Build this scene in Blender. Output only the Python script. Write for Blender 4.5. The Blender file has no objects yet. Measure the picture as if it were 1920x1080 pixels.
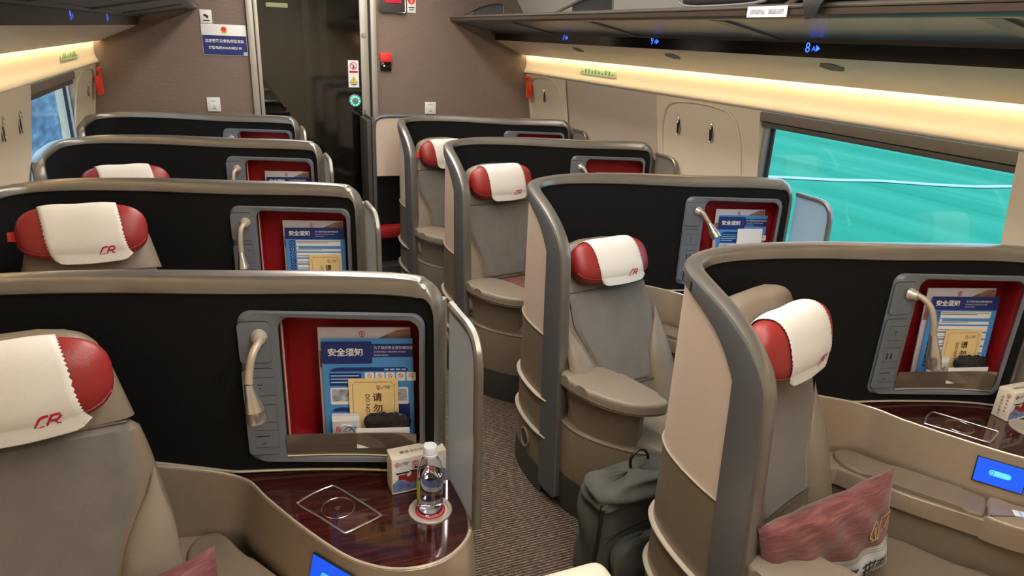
import bpy, bmesh, math, random
from mathutils import Vector, Matrix
random.seed(7)
C = bpy.context.scene.collection
sc = bpy.context.scene

# ------------------------------------------------------------------ camera
R3 = [[0.92587957, 0.09345886, -0.36607714],
      [-0.37553105, 0.33410744, -0.86449329],
      [0.04151454, 0.93789, 0.34443996]]
cd = bpy.data.cameras.new('camera'); cam = bpy.data.objects.new('camera', cd); C.objects.link(cam)
m = Matrix.Identity(4)
for i in range(3):
    for j in range(3): m[i][j] = R3[i][j]
m[2][3] = 2.0
cam.matrix_world = m
cd.sensor_width = 36; cd.lens = 36*1278.17/1920; cd.clip_start = .02; cd.clip_end = 400
sc.camera = cam

# ------------------------------------------------------------------ light and exposure
vs = sc.view_settings
vs.view_transform = 'Standard'; vs.look = 'None'; vs.gamma = 1.0; vs.use_curve_mapping = False
vs.exposure = 0.3
w = bpy.data.worlds.new('world'); sc.world = w; w.use_nodes = True
bg = w.node_tree.nodes['Background']; bg.inputs[0].default_value = (.50, .74, 1.0, 1); bg.inputs[1].default_value = 2.4

def area(name, loc, rot, sx, sy, power, col):
    l = bpy.data.lights.new(name, 'AREA'); l.shape = 'RECTANGLE'; l.size = sx; l.size_y = sy; l.energy = power; l.color = col
    o = bpy.data.objects.new(name, l); C.objects.link(o); o.location = loc; o.rotation_euler = rot; return o
area('ceiling_lamp', (.50, 2.2, 2.70), (0, 0, 0), .22, 7.0, 66, (1, .94, .86))
area('ceiling_lamp', (1.20, 2.2, 2.70), (0, 0, 0), .22, 7.0, 66, (1, .94, .86))
sun = bpy.data.lights.new('sun', 'SUN'); sun.energy = .8; sun.angle = .2
so = bpy.data.objects.new('sun', sun); C.objects.link(so); so.rotation_euler = (math.radians(25), math.radians(-12), 0)

# ------------------------------------------------------------------ materials
MATS = {}
def mat(name, col, rough=.5, metal=0, bump=0, bscale=200, noise=0, nscale=30, coat=0, emit=None, estr=0, trans=0, ior=1.45, sheen=0, stretch=None, spec=None):
    if name in MATS: return MATS[name]
    M = bpy.data.materials.new(name); M.use_nodes = True; MATS[name] = M
    nt = M.node_tree; b = nt.nodes['Principled BSDF']
    b.inputs['Base Color'].default_value = (*col, 1); b.inputs['Roughness'].default_value = rough
    b.inputs['Metallic'].default_value = metal; b.inputs['Coat Weight'].default_value = coat
    b.inputs['Coat Roughness'].default_value = .06
    b.inputs['Transmission Weight'].default_value = trans; b.inputs['IOR'].default_value = ior
    b.inputs['Sheen Weight'].default_value = sheen
    if spec is not None: b.inputs['Specular IOR Level'].default_value = spec
    if emit: b.inputs['Emission Color'].default_value = (*emit, 1); b.inputs['Emission Strength'].default_value = estr
    if bump or noise:
        tc = nt.nodes.new('ShaderNodeTexCoord'); mp = nt.nodes.new('ShaderNodeMapping'); nt.links.new(tc.outputs['Object'], mp.inputs[0])
        if stretch: mp.inputs['Scale'].default_value = stretch
    if bump:
        n = nt.nodes.new('ShaderNodeTexNoise'); n.inputs['Scale'].default_value = bscale; n.inputs['Detail'].default_value = 3
        nt.links.new(mp.outputs[0], n.inputs['Vector'])
        bp = nt.nodes.new('ShaderNodeBump'); bp.inputs['Strength'].default_value = bump; bp.inputs['Distance'].default_value = .002
        nt.links.new(n.outputs[0], bp.inputs['Height']); nt.links.new(bp.outputs[0], b.inputs['Normal'])
    if noise:
        n = nt.nodes.new('ShaderNodeTexNoise'); n.inputs['Scale'].default_value = nscale; n.inputs['Detail'].default_value = 4
        nt.links.new(mp.outputs[0], n.inputs['Vector'])
        r = nt.nodes.new('ShaderNodeValToRGB'); r.color_ramp.elements[0].position = .3; r.color_ramp.elements[1].position = .7
        r.color_ramp.elements[0].color = tuple(c*(1-noise) for c in col)+(1,); r.color_ramp.elements[1].color = tuple(min(1, c*(1+noise)) for c in col)+(1,)
        nt.links.new(n.outputs[0], r.inputs[0]); nt.links.new(r.outputs[0], b.inputs['Base Color'])
    return M
metal = mat('satin_metal', (.25, .23, .205), .30, .65, noise=.05, nscale=8)
steel = mat('grey_steel', (.13, .13, .135), .42, .35)
silver = mat('silver', (.62, .60, .57), .25, .9)
chrome = mat('chrome', (.75, .75, .75), .1, 1)
dark = mat('dark_panel', (.008, .0078, .0078), .75, bump=.25, bscale=500, spec=.18)
cream = mat('cream_panel', (.60, .48, .385), .65, bump=.35, bscale=180, noise=.04, nscale=250, stretch=(1, 1, 3))
taupe = mat('taupe_panel', (.20, .157, .11), .45, .15, noise=.04, nscale=60)
taupe_light = mat('taupe_console', (.325, .25, .18), .36, .3, noise=.03, nscale=40)
trimlt = mat('light_trim', (.60, .52, .42), .3, .4)
kick = mat('kick_dark', (.055, .048, .042), .6)
leather = mat('taupe_leather', (.20, .155, .11), .42, bump=.3, bscale=240, noise=.04, nscale=20)
leather2 = mat('pale_leather', (.245, .20, .15), .42, bump=.3, bscale=240, noise=.04, nscale=20)
suede = mat('suede', (.165, .146, .126), .8, bump=.3, bscale=120, noise=.08, nscale=14, sheen=.3)
piping = mat('piping', (.12, .098, .072), .5)
redl = mat('red_leather', (.27, .022, .020), .36, bump=.25, bscale=260)
redtag = mat('red_tag', (.72, .04, .03), .5)
cloth = mat('white_cloth', (.70, .66, .60), .85, bump=.3, bscale=500, sheen=.2)
redink = mat('red_ink', (.50, .012, .05), .5)
redbox = mat('red_lining', (.36, .008, .012), .6)
cubgrey = mat('cubby_grey', (.155, .17, .19), .42, .1)
groove = mat('groove', (.02, .022, .026), .6)
black = mat('black', (.012, .012, .012), .4)
gloss_black = mat('gloss_black', (.006, .006, .008), .12)
navy = mat('navy_ink', (.012, .028, .16), .45)
blue = mat('blue_ink', (.07, .27, .62), .4)
sky = mat('pale_blue_ink', (.35, .6, .85), .4)
white = mat('white_paper', (.80, .79, .77), .5)
ivory = mat('ivory_paper', (.78, .70, .55), .55)
yellow = mat('yellow_card', (.80, .60, .28), .5, noise=.03, nscale=60)
brownink = mat('brown_ink', (.10, .03, .02), .5)
brownpic = mat('brown_picture', (.30, .16, .11), .5, noise=.4, nscale=30)
greypic = mat('grey_picture', (.35, .37, .42), .5, noise=.5, nscale=60)
green = mat('green_ink', (.05, .35, .10), .5)
gold = mat('gold_thread', (.72, .45, .20), .4, .2)
wallcream = mat('cream_wall', (.74, .635, .47), .5, noise=.02, nscale=5)
valance_m = mat('valance_grey', (.76, .70, .60), .35, noise=.02, nscale=5)
ceil_m = mat('ceiling_white', (.62, .58, .50), .6)
frame_m = mat('door_frame', (.36, .33, .28), .4, .35)
rackmetal = mat('rack_metal', (.26, .225, .185), .28, .7)
rackglass = mat('rack_glass', (.13, .18, .24), .34, .25)  # bluish base colour carries the window reflection on the shelf underside
backpackm = mat('backpack_fabric', (.060, .060, .048), .75, bump=.5, bscale=300, noise=.12, nscale=12)
bagblack = mat('bag_black', (.018, .018, .02), .6, bump=.4, bscale=300)
orange = mat('orange_red', (.80, .06, .02), .4)
shade_m = mat('window_shade', (.20, .165, .125), .6, noise=.06, nscale=200)
recess_m = mat('recess_fabric', (.54, .44, .345), .75, bump=.4, bscale=160, noise=.05, nscale=120)
clear = mat('clear_plastic', (.95, .96, 1), .04, trans=1, ior=1.35)
water = mat('water', (.93, .95, 1), .0, trans=1, ior=1.33)
capm = mat('bottle_cap', (.75, .76, .80), .35)
screen_m = mat('blue_screen', (.01, .05, .4), .2, emit=(.004, .085, .80), estr=.8)
icon_m = mat('screen_icon', (.1, .5, .8), .3, emit=(.06, .42, .9), estr=.9)
ledblue = mat('blue_digits', (0, .02, .3), .3, emit=(.02, .08, 1.0), estr=4)
ledgreen = mat('green_leds', (0, .3, .15), .3, emit=(.08, 1.0, .45), estr=2.5)
cove_m = mat('cove_led', (1, .9, .7), .4, emit=(1, .86, .58), estr=14)
redled = mat('red_display', (.3, .01, .03), .3, emit=(.5, .01, .04), estr=.5)
reflection_m = mat('yellow_reflection', (1, .9, .5), .4, emit=(1, .85, .35), estr=3)  # glow colour of the stand-in reflection at the door glass

def nodemat(name, build):
    M = bpy.data.materials.new(name); M.use_nodes = True; MATS[name] = M
    build(M.node_tree, M.node_tree.nodes['Principled BSDF']); return M
def N(nt, t, **k):
    n = nt.nodes.new(t)
    for a, b in k.items():
        if a in n.inputs.keys(): n.inputs[a].default_value = b
        else: setattr(n, a, b)
    return n
def ramp(nt, stops):
    r = nt.nodes.new('ShaderNodeValToRGB'); e = r.color_ramp.elements
    e[0].position, e[0].color = stops[0][0], (*stops[0][1], 1); e[1].position, e[1].color = stops[-1][0], (*stops[-1][1], 1)
    for p, c in stops[1:-1]:
        q = e.new(p); q.color = (*c, 1)
    return r
def coords(nt, scale, out='Object', rot=(0, 0, 0)):
    tc = nt.nodes.new('ShaderNodeTexCoord'); mp = nt.nodes.new('ShaderNodeMapping')
    mp.inputs['Scale'].default_value = scale; mp.inputs['Rotation'].default_value = rot
    nt.links.new(tc.outputs[out], mp.inputs[0]); return mp
def b_wood(nt, b):
    mp = coords(nt, (3, 60, 60), rot=(0, 0, .5)); n = N(nt, 'ShaderNodeTexNoise', Scale=1.2, Detail=6.0, Distortion=.6)
    r = ramp(nt, [(.3, (.018, .004, .004)), (.55, (.050, .010, .008)), (.75, (.085, .020, .013))])
    nt.links.new(mp.outputs[0], n.inputs['Vector']); nt.links.new(n.outputs[0], r.inputs[0]); nt.links.new(r.outputs[0], b.inputs['Base Color'])
    b.inputs['Roughness'].default_value = .10; b.inputs['Coat Weight'].default_value = .6; b.inputs['Coat Roughness'].default_value = .03
wood = nodemat('wine_wood', b_wood)
def b_carpet(nt, b):
    mp = coords(nt, (1, 1, 1)); wv = N(nt, 'ShaderNodeTexWave', Scale=22.0, Distortion=2.2, Detail=2.0); wv.bands_direction = 'Y'
    wv.inputs['Detail Scale'].default_value = 6
    nt.links.new(mp.outputs[0], wv.inputs['Vector'])
    mp2 = coords(nt, (35, 150, 1)); n = N(nt, 'ShaderNodeTexNoise', Scale=1.0, Detail=2.0); nt.links.new(mp2.outputs[0], n.inputs['Vector'])
    mx = N(nt, 'ShaderNodeMath', operation='MULTIPLY'); nt.links.new(wv.outputs[1], mx.inputs[0]); nt.links.new(n.outputs[0], mx.inputs[1])
    r = ramp(nt, [(.05, (.022, .013, .009)), (.30, (.085, .056, .038)), (.55, (.22, .155, .105))])
    nt.links.new(mx.outputs[0], r.inputs[0]); nt.links.new(r.outputs[0], b.inputs['Base Color'])
    bp = N(nt, 'ShaderNodeBump', Strength=.8, Distance=.006); nt.links.new(mx.outputs[0], bp.inputs['Height']); nt.links.new(bp.outputs[0], b.inputs['Normal'])
    b.inputs['Roughness'].default_value = .95
carpet = nodemat('striped_carpet', b_carpet)
def b_endwall(nt, b):
    mp = coords(nt, (1, 1, 1)); v = N(nt, 'ShaderNodeTexBrick', Scale=55.0); v.inputs['Mortar Size'].default_value = .12
    v.inputs['Mortar Smooth'].default_value = 1; v.inputs['Brick Width'].default_value = .9; v.inputs['Row Height'].default_value = .5
    mp.inputs['Rotation'].default_value = (math.pi/2, 0, 0); nt.links.new(mp.outputs[0], v.inputs['Vector'])
    v.inputs['Color1'].default_value = (.28, .205, .165, 1); v.inputs['Color2'].default_value = (.25, .183, .148, 1); v.inputs['Mortar'].default_value = (.195, .14, .112, 1)
    nt.links.new(v.outputs[0], b.inputs['Base Color'])
    bp = N(nt, 'ShaderNodeBump', Strength=.8, Distance=.003); bp.invert = True; nt.links.new(v.outputs[1], bp.inputs['Height']); nt.links.new(bp.outputs[0], b.inputs['Normal'])
    b.inputs['Roughness'].default_value = .42
endwall_m = nodemat('woven_end_wall', b_endwall)
def b_field(nt, b):
    mp = coords(nt, (.9, .02, 1)); n = N(nt, 'ShaderNodeTexNoise', Scale=1.0, Detail=5.0)
    r = ramp(nt, [(.3, (.028, .205, .130)), (.5, (.036, .25, .165)), (.7, (.060, .285, .195))])
    nt.links.new(mp.outputs[0], n.inputs['Vector']); nt.links.new(n.outputs[0], r.inputs[0])
    nt.links.new(r.outputs[0], b.inputs['Base Color'])
    b.inputs['Roughness'].default_value = 1; b.inputs['Specular IOR Level'].default_value = 0
field_m = nodemat('green_field', b_field)
def b_barrier(nt, b):
    mp = coords(nt, (1, .6, 2.2)); n = N(nt, 'ShaderNodeTexNoise', Scale=1.3, Detail=4.0)
    r = ramp(nt, [(.3, (.07, .11, .16)), (.5, (.13, .21, .28)), (.7, (.30, .38, .45))])
    nt.links.new(mp.outputs[0], n.inputs['Vector']); nt.links.new(n.outputs[0], r.inputs[0]); nt.links.new(r.outputs[0], b.inputs['Base Color'])
    b.inputs['Roughness'].default_value = 1
barrier_m = nodemat('blue_barrier', b_barrier)
def b_glass(nt, b):
    tr = N(nt, 'ShaderNodeBsdfTransparent'); gl = N(nt, 'ShaderNodeBsdfGlossy', Roughness=.02); mx = N(nt, 'ShaderNodeMixShader')
    lw = N(nt, 'ShaderNodeLayerWeight', Blend=.5); pw = N(nt, 'ShaderNodeMath', operation='POWER'); pw.inputs[1].default_value = 4
    ml = N(nt, 'ShaderNodeMath', operation='MULTIPLY_ADD'); ml.inputs[1].default_value = .22; ml.inputs[2].default_value = .03
    nt.links.new(lw.outputs['Facing'], pw.inputs[0]); nt.links.new(pw.outputs[0], ml.inputs[0]); nt.links.new(ml.outputs[0], mx.inputs[0])
    tr.inputs[0].default_value = (.93, .97, .97, 1)
    nt.links.new(tr.outputs[0], mx.inputs[1]); nt.links.new(gl.outputs[0], mx.inputs[2])
    nt.links.new(mx.outputs[0], nt.nodes['Material Output'].inputs[0])
glass = nodemat('window_glass', b_glass)
def b_doorglass(nt, b):
    tr = N(nt, 'ShaderNodeBsdfTransparent'); gl = N(nt, 'ShaderNodeBsdfGlossy', Roughness=.06); mx = N(nt, 'ShaderNodeMixShader'); mx.inputs[0].default_value = .12
    tr.inputs[0].default_value = (.30, .33, .35, 1)
    nt.links.new(tr.outputs[0], mx.inputs[1]); nt.links.new(gl.outputs[0], mx.inputs[2])
    nt.links.new(mx.outputs[0], nt.nodes['Material Output'].inputs[0])
doorglass = nodemat('smoked_glass', b_doorglass)
def b_frost(nt, b):
    b.inputs['Base Color'].default_value = (.42, .36, .29, 1); b.inputs['Roughness'].default_value = .3; b.inputs['Metallic'].default_value = .25
    tl = N(nt, 'ShaderNodeBsdfTranslucent'); tl.inputs[0].default_value = (.72, .76, .80, 1)
    mx = N(nt, 'ShaderNodeMixShader'); mx.inputs[0].default_value = .56
    nt.links.new(b.outputs[0], mx.inputs[1]); nt.links.new(tl.outputs[0], mx.inputs[2]); nt.links.new(mx.outputs[0], nt.nodes['Material Output'].inputs[0])
frost = nodemat('frosted_panel', b_frost)
def b_pocket(nt, b):
    tr = N(nt, 'ShaderNodeBsdfTransparent'); tr.inputs[0].default_value = (.72, .66, .6, 1)
    b.inputs['Base Color'].default_value = (.30, .25, .2, 1); b.inputs['Roughness'].default_value = .15; b.inputs['Metallic'].default_value = .6
    mx = N(nt, 'ShaderNodeMixShader'); mx.inputs[0].default_value = .72
    nt.links.new(tr.outputs[0], mx.inputs[1]); nt.links.new(b.outputs[0], mx.inputs[2]); nt.links.new(mx.outputs[0], nt.nodes['Material Output'].inputs[0])
pocket_m = nodemat('smoked_pocket', b_pocket)
def b_bagfilm(nt, b):
    tr = N(nt, 'ShaderNodeBsdfTransparent'); b.inputs['Base Color'].default_value = (.75, .77, .8, 1); b.inputs['Roughness'].default_value = .15
    mx = N(nt, 'ShaderNodeMixShader'); mx.inputs[0].default_value = .6
    nt.links.new(tr.outputs[0], mx.inputs[1]); nt.links.new(b.outputs[0], mx.inputs[2]); nt.links.new(mx.outputs[0], nt.nodes['Material Output'].inputs[0])
film = nodemat('clear_film', b_bagfilm)
def b_maroon(nt, b):
    mp = coords(nt, (8, 90, 20)); n = N(nt, 'ShaderNodeTexNoise', Scale=1.6, Detail=5.0, Distortion=1.0); nt.links.new(mp.outputs[0], n.inputs['Vector'])
    r = ramp(nt, [(.3, (.10, .022, .022)), (.5, (.17, .045, .045)), (.72, (.26, .085, .075))])
    nt.links.new(n.outputs[0], r.inputs[0]); nt.links.new(r.outputs[0], b.inputs['Base Color'])
    bp = N(nt, 'ShaderNodeBump', Strength=.5, Distance=.003); nt.links.new(n.outputs[0], bp.inputs['Height']); nt.links.new(bp.outputs[0], b.inputs['Normal'])
    b.inputs['Roughness'].default_value = .6; b.inputs['Sheen Weight'].default_value = .3
maroon = nodemat('maroon_cloth', b_maroon)

# ------------------------------------------------------------------ helpers
def mk(name, V, F, m, parent=None, smooth=True, mats=None, fm=None):
    me = bpy.data.meshes.new(name); me.from_pydata([tuple(v) for v in V], [], F); me.update()
    for q in (mats or [m]): me.materials.append(q)
    if fm:
        for p, k in zip(me.polygons, fm): p.material_index = k
    bm = bmesh.new(); bm.from_mesh(me)
    bmesh.ops.remove_doubles(bm, verts=bm.verts, dist=1e-6)
    bmesh.ops.recalc_face_normals(bm, faces=bm.faces); bm.to_mesh(me); bm.free()
    if smooth:
        for p in me.polygons: p.use_smooth = True
        try: me.set_sharp_from_angle(angle=math.radians(38))
        except Exception: pass
    o = bpy.data.objects.new(name, me); C.objects.link(o)
    if parent: o.parent = parent
    return o
def empty(name, loc=(0, 0, 0)):
    o = bpy.data.objects.new(name, None); C.objects.link(o); o.location = loc; o.empty_display_size = .05; return o
def tag(o, label, cat, group=None, kind=None):
    o['label'] = label; o['category'] = cat
    if group: o['group'] = group
    if kind: o['kind'] = kind
    return o
def struct(o, label=None):
    o['kind'] = 'structure'
    if label: o['label'] = label
    return o
def box(name, x0, x1, y0, y1, z0, z1, m, parent=None, r=0.0, seg=2, xf=None):
    bm = bmesh.new(); bmesh.ops.create_cube(bm, size=1)
    for v in bm.verts: v.co = Vector(((x0+x1)/2+v.co.x*(x1-x0), (y0+y1)/2+v.co.y*(y1-y0), (z0+z1)/2+v.co.z*(z1-z0)))
    if r: bmesh.ops.bevel(bm, geom=bm.edges[:], offset=r, segments=seg, affect='EDGES', profile=.5)
    if xf: bm.transform(xf)
    V = [v.co.copy() for v in bm.verts]; bm.verts.index_update(); F = [[v.index for v in f.verts] for f in bm.faces]; bm.free()
    return mk(name, V, F, m, parent)
def join(parts):           # list of (V,F) -> V,F
    V = []; F = []
    for v, f in parts:
        k = len(V); V += v; F += [[i+k for i in q] for q in f]
    return V, F
def boxvf(x0, x1, y0, y1, z0, z1):
    V = [(x, y, z) for x in (x0, x1) for y in (y0, y1) for z in (z0, z1)]
    return V, [[0, 1, 3, 2], [4, 6, 7, 5], [0, 4, 5, 1], [2, 3, 7, 6], [0, 2, 6, 4], [1, 5, 7, 3]]
def prism(name, poly, z0, z1, m, parent=None, r=0.0, seg=2, xf=None):
    bm = bmesh.new(); vs_ = [bm.verts.new((x, y, z0)) for x, y in poly]; f = bm.faces.new(vs_)
    e = bmesh.ops.extrude_face_region(bm, geom=[f]); top = [v for v in e['geom'] if isinstance(v, bmesh.types.BMVert)]
    for v in top: v.co.z = z1
    if r:
        bm.verts.ensure_lookup_table(); ts = set(top)
        ed = [q for q in bm.edges if (q.verts[0] in ts and q.verts[1] in ts)]
        bmesh.ops.bevel(bm, geom=ed, offset=r, segments=seg, affect='EDGES', profile=.5)
    if xf: bm.transform(xf)
    bm.verts.index_update(); V = [v.co.copy() for v in bm.verts]; F = [[v.index for v in q.verts] for q in bm.faces]; bm.free()
    return mk(name, V, F, m, parent)
def tubevf(path, rad, seg=10, closed=False, flat=1.0):
    P = [Vector(p) for p in path]; n = len(P); V = []; F = []; up = Vector((0, 0, 1)); prev = None
    for i, p in enumerate(P):
        a = P[(i-1) % n] if (closed or i) else P[0]; b = P[(i+1) % n] if (closed or i < n-1) else P[-1]
        t = (b-a).normalized()
        if prev is None:
            s = t.cross(up)
            if s.length < .1: s = t.cross(Vector((0, 1, 0)))
        else: s = prev - t*prev.dot(t)
        s.normalize(); prev = s; u = s.cross(t); r = rad[i] if isinstance(rad, (list, tuple)) else rad
        for k in range(seg):
            an = 2*math.pi*k/seg; V.append(p+s*math.cos(an)*r+u*math.sin(an)*r*flat)
    m_ = n if closed else n-1
    for i in range(m_):
        for k in range(seg):
            F.append([i*seg+k, i*seg+(k+1) % seg, ((i+1) % n)*seg+(k+1) % seg, ((i+1) % n)*seg+k])
    if not closed: F += [list(range(seg)), [(n-1)*seg+k for k in range(seg)]]
    return V, F
def tube(name, path, rad, m, parent=None, seg=10, closed=False, flat=1.0):
    V, F = tubevf(path, rad, seg, closed, flat); return mk(name, V, F, m, parent)
def lathe(name, prof, m, parent=None, seg=32, xf=None):
    V = []; F = []; n = len(prof)
    for k in range(seg):
        a = 2*math.pi*k/seg
        for r, z in prof: V.append(Vector((r*math.cos(a), r*math.sin(a), z)))
    for k in range(seg):
        for i in range(n-1):
            F.append([k*n+i, ((k+1) % seg)*n+i, ((k+1) % seg)*n+i+1, k*n+i+1])
    if prof[0][0] > 1e-6: F.append([k*n for k in range(seg)])
    if prof[-1][0] > 1e-6: F.append([k*n+n-1 for k in range(seg)])
    if xf: V = [xf @ v for v in V]
    return mk(name, V, F, m, parent)
def cr(pts, n=6, closed=False):      # catmull-rom through points
    P = [Vector(p) for p in pts]; out = []; k = len(P)
    for i in range(k if closed else k-1):
        if closed: a, b, c, d = P[i-1], P[i], P[(i+1) % k], P[(i+2) % k]
        else: a, b, c, d = P[max(i-1, 0)], P[i], P[i+1], P[min(i+2, k-1)]
        for j in range(n):
            t = j/n; out.append(.5*((2*b)+(c-a)*t+(2*a-5*b+4*c-d)*t*t+(3*b-a-3*c+d)*t**3))
    if not closed: out.append(P[-1])
    return out
def grid(name, f, nu, nv, m, parent=None, closed_u=False, skip=None, flipname=None):
    V = []; F = []
    for i in range(nu+1):
        for j in range(nv+1): V.append(Vector(f(i/nu, j/nv)))
    for i in range(nu):
        for j in range(nv):
            if skip and skip((i+.5)/nu, (j+.5)/nv): continue
            F.append([i*(nv+1)+j, (i+1)*(nv+1)+j, (i+1)*(nv+1)+j+1, i*(nv+1)+j+1])
    return mk(name, V, F, m, parent)
def interp(x, xs, ys):
    if x <= xs[0]: return ys[0]
    for i in range(len(xs)-1):
        if x <= xs[i+1]:
            t = (x-xs[i])/(xs[i+1]-xs[i]); return ys[i]+(ys[i+1]-ys[i])*t
    return ys[-1]
def rrect(x0, x1, y0, y1, r, n=5):
    out = []
    for cx, cy, a0 in ((x1-r, y1-r, 0), (x0+r, y1-r, 90), (x0+r, y0+r, 180), (x1-r, y0+r, 270)):
        for k in range(n+1):
            a = math.radians(a0+90*k/n); out.append((cx+r*math.cos(a), cy+r*math.sin(a)))
    return out
def flatpoly(polys, z=0):           # list of polygons (x,y) -> V,F
    V = []; F = []
    for p in polys:
        k = len(V); V += [Vector((x, y, z)) for x, y in p]; F.append(list(range(k, k+len(p))))
    return V, F
TXT = {}
def textvf(s, size, align='CENTER', shear=0, bold=0.0):
    key = (s, size, align, shear, bold)
    if key in TXT: return TXT[key]
    c = bpy.data.curves.new('t', 'FONT'); c.body = s; c.size = size; c.align_x = align; c.align_y = 'CENTER'; c.resolution_u = 2; c.shear = shear; c.offset = bold
    o = bpy.data.objects.new('t', c); C.objects.link(o); bpy.context.view_layer.update()
    dg = bpy.context.evaluated_depsgraph_get(); me = bpy.data.meshes.new_from_object(o.evaluated_get(dg))
    V = [v.co.copy() for v in me.vertices]; F = [list(p.vertices) for p in me.polygons]
    bpy.data.objects.remove(o); bpy.data.curves.remove(c); bpy.data.meshes.remove(me)
    TXT[key] = (V, F); return V, F
def moved(vf, x=0, y=0, z=0, rot=0):
    c, s = math.cos(rot), math.sin(rot)
    return [Vector((v[0]*c-v[1]*s+x, v[0]*s+v[1]*c+y, v[2]+z)) for v in vf[0]], vf[1]
def strokes(lines, w):               # ribbons along polylines
    V = []; F = []
    for L in lines:
        P = [Vector((p[0], p[1], 0)) for p in L]
        k = len(V)
        for i, p in enumerate(P):
            a = P[max(i-1, 0)]; b = P[min(i+1, len(P)-1)]; t = (b-a).normalized(); nn = Vector((-t.y, t.x, 0))
            V += [p+nn*w/2, p-nn*w/2]
        for i in range(len(P)-1): F.append([k+2*i, k+2*i+1, k+2*i+3, k+2*i+2])
    return V, F
def ring(cx, cy, r, a0=0, a1=360, n=20): return [(cx+r*math.cos(math.radians(a0+(a1-a0)*k/n)), cy+r*math.sin(math.radians(a0+(a1-a0)*k/n))) for k in range(n+1)]
def cr_logo(h, w=.17):                # slanted two-letter operator mark
    L = [[(1.15, 1), (.75, 1), (.45, .88), (.0, 0), (.75, 0)], [(.95, 0), (1.42, 1), (2.05, 1), (2.12, .8), (1.85, .5), (1.3, .5)], [(1.6, .5), (1.85, 0), (2.1, 0)]]
    return strokes([[((x*1.25+.35*y-1.45)*h, (y-.5)*h) for x, y in l] for l in L], w*h)
def rail_logo(h, w=.13):              # ring over a rail cross-section
    L = [ring(0, .08, .46, -70, 250, 24), [(0, .1), (0, -.45)], [(-.3, -.48), (.3, -.48)], ring(0, .14, .13, 0, 360, 10)]
    return strokes([[(x*h, y*h) for x, y in l] for l in L], w*h)
def placed(o, origin, xa, ya):
    xa = Vector(xa).normalized(); ya = Vector(ya); ya = (ya-xa*ya.dot(xa)).normalized(); za = xa.cross(ya)
    M = Matrix.Identity(4)
    for i in range(3): M[i][0] = xa[i]; M[i][1] = ya[i]; M[i][2] = za[i]; M[i][3] = origin[i]
    o.matrix_world = M; return o
def vf_obj(name, vf, m, parent=None): return mk(name, vf[0], vf[1], m, parent, smooth=False)
def pieces(name, vf, m, parent):
    out = []
    for f in vf[1]: out.append(mk(name, [vf[0][i] for i in f], [list(range(len(f)))], m, parent, smooth=False))
    return out
def letters(items, m, parent):
    for vf in items:
        if vf[0]: mk('lettering', vf[0], vf[1], m, parent, smooth=False)
def copy_tree(o, parent=None, skip=()):
    c = o.copy(); C.objects.link(c)
    if parent: c.parent = parent
    for ch in list(o.children):
        if ch.name.split('.')[0] in skip: continue
        copy_tree(ch, c, skip)
    return c

# ------------------------------------------------------------------ pods: geometry frame
PODS = {'L1': (0, 0), 'L2': (.004, 1.189), 'L3': (.003, 2.41), 'L4': (-.003, 3.61),
        'R1': (2.073, -.256), 'R2': (2.081, .94), 'R3': (2.056, 2.146), 'R4': (2.058, 3.334)}
PLAN = [(.487, 1.60), (.45, 1.633), (.37, 1.68), (.25, 1.728), (.1, 1.772), (-.1, 1.815), (-.3, 1.855), (-.5, 1.886), (-.64, 1.895), (-.74, 1.885),
        (-.81, 1.845), (-.845, 1.78), (-.862, 1.69), (-.866, 1.60), (-.862, 1.52), (-.852, 1.45), (-.838, 1.38), (-.82, 1.30), (-.80, 1.22)]
CP = cr([(x, y, 0) for x, y in PLAN], 10)
CU = [0]
for i in range(1, len(CP)): CU.append(CU[-1]+(CP[i]-CP[i-1]).length)
def plan(u):
    u = max(-.02, min(u, CU[-1]-1e-4)); lo = 0
    if u < 0:
        t = (CP[1]-CP[0]).normalized(); p = CP[0]+t*u; return p, Vector((t.y, -t.x, 0))
    hi = len(CU)-1
    while hi-lo > 1:
        md = (lo+hi)//2
        if CU[md] <= u: lo = md
        else: hi = md
    f = (u-CU[lo])/(CU[lo+1]-CU[lo]); p = CP[lo].lerp(CP[lo+1], f)
    a = CP[max(lo-1, 0)]; b = CP[min(lo+2, len(CP)-1)]; t = (b-a).normalized()
    return p, Vector((t.y, -t.x, 0))
def u_at(x=None, y=None):
    best = 0; bd = 9
    for i, p in enumerate(CP):
        if x is not None and (p.y < 1.55 or i > 100) and x > -.7 and p.x < -.8: continue
        d = abs(p.x-x) if x is not None else (abs(p.y-y) if p.x < -.78 else 9)
        if d < bd: bd = d; best = CU[i]
    # refine
    return best
UF = u_at(y=1.415)
def S(u, z, n, lean=True):
    if lean and u > UF-.45:
        u = u+(u-(UF-.45))/.45*.068*max(0, min(1, (1.2-z)/1.2))
    p, nn = plan(u); q = p+nn*n; return Vector((q.x, q.y, z))
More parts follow.
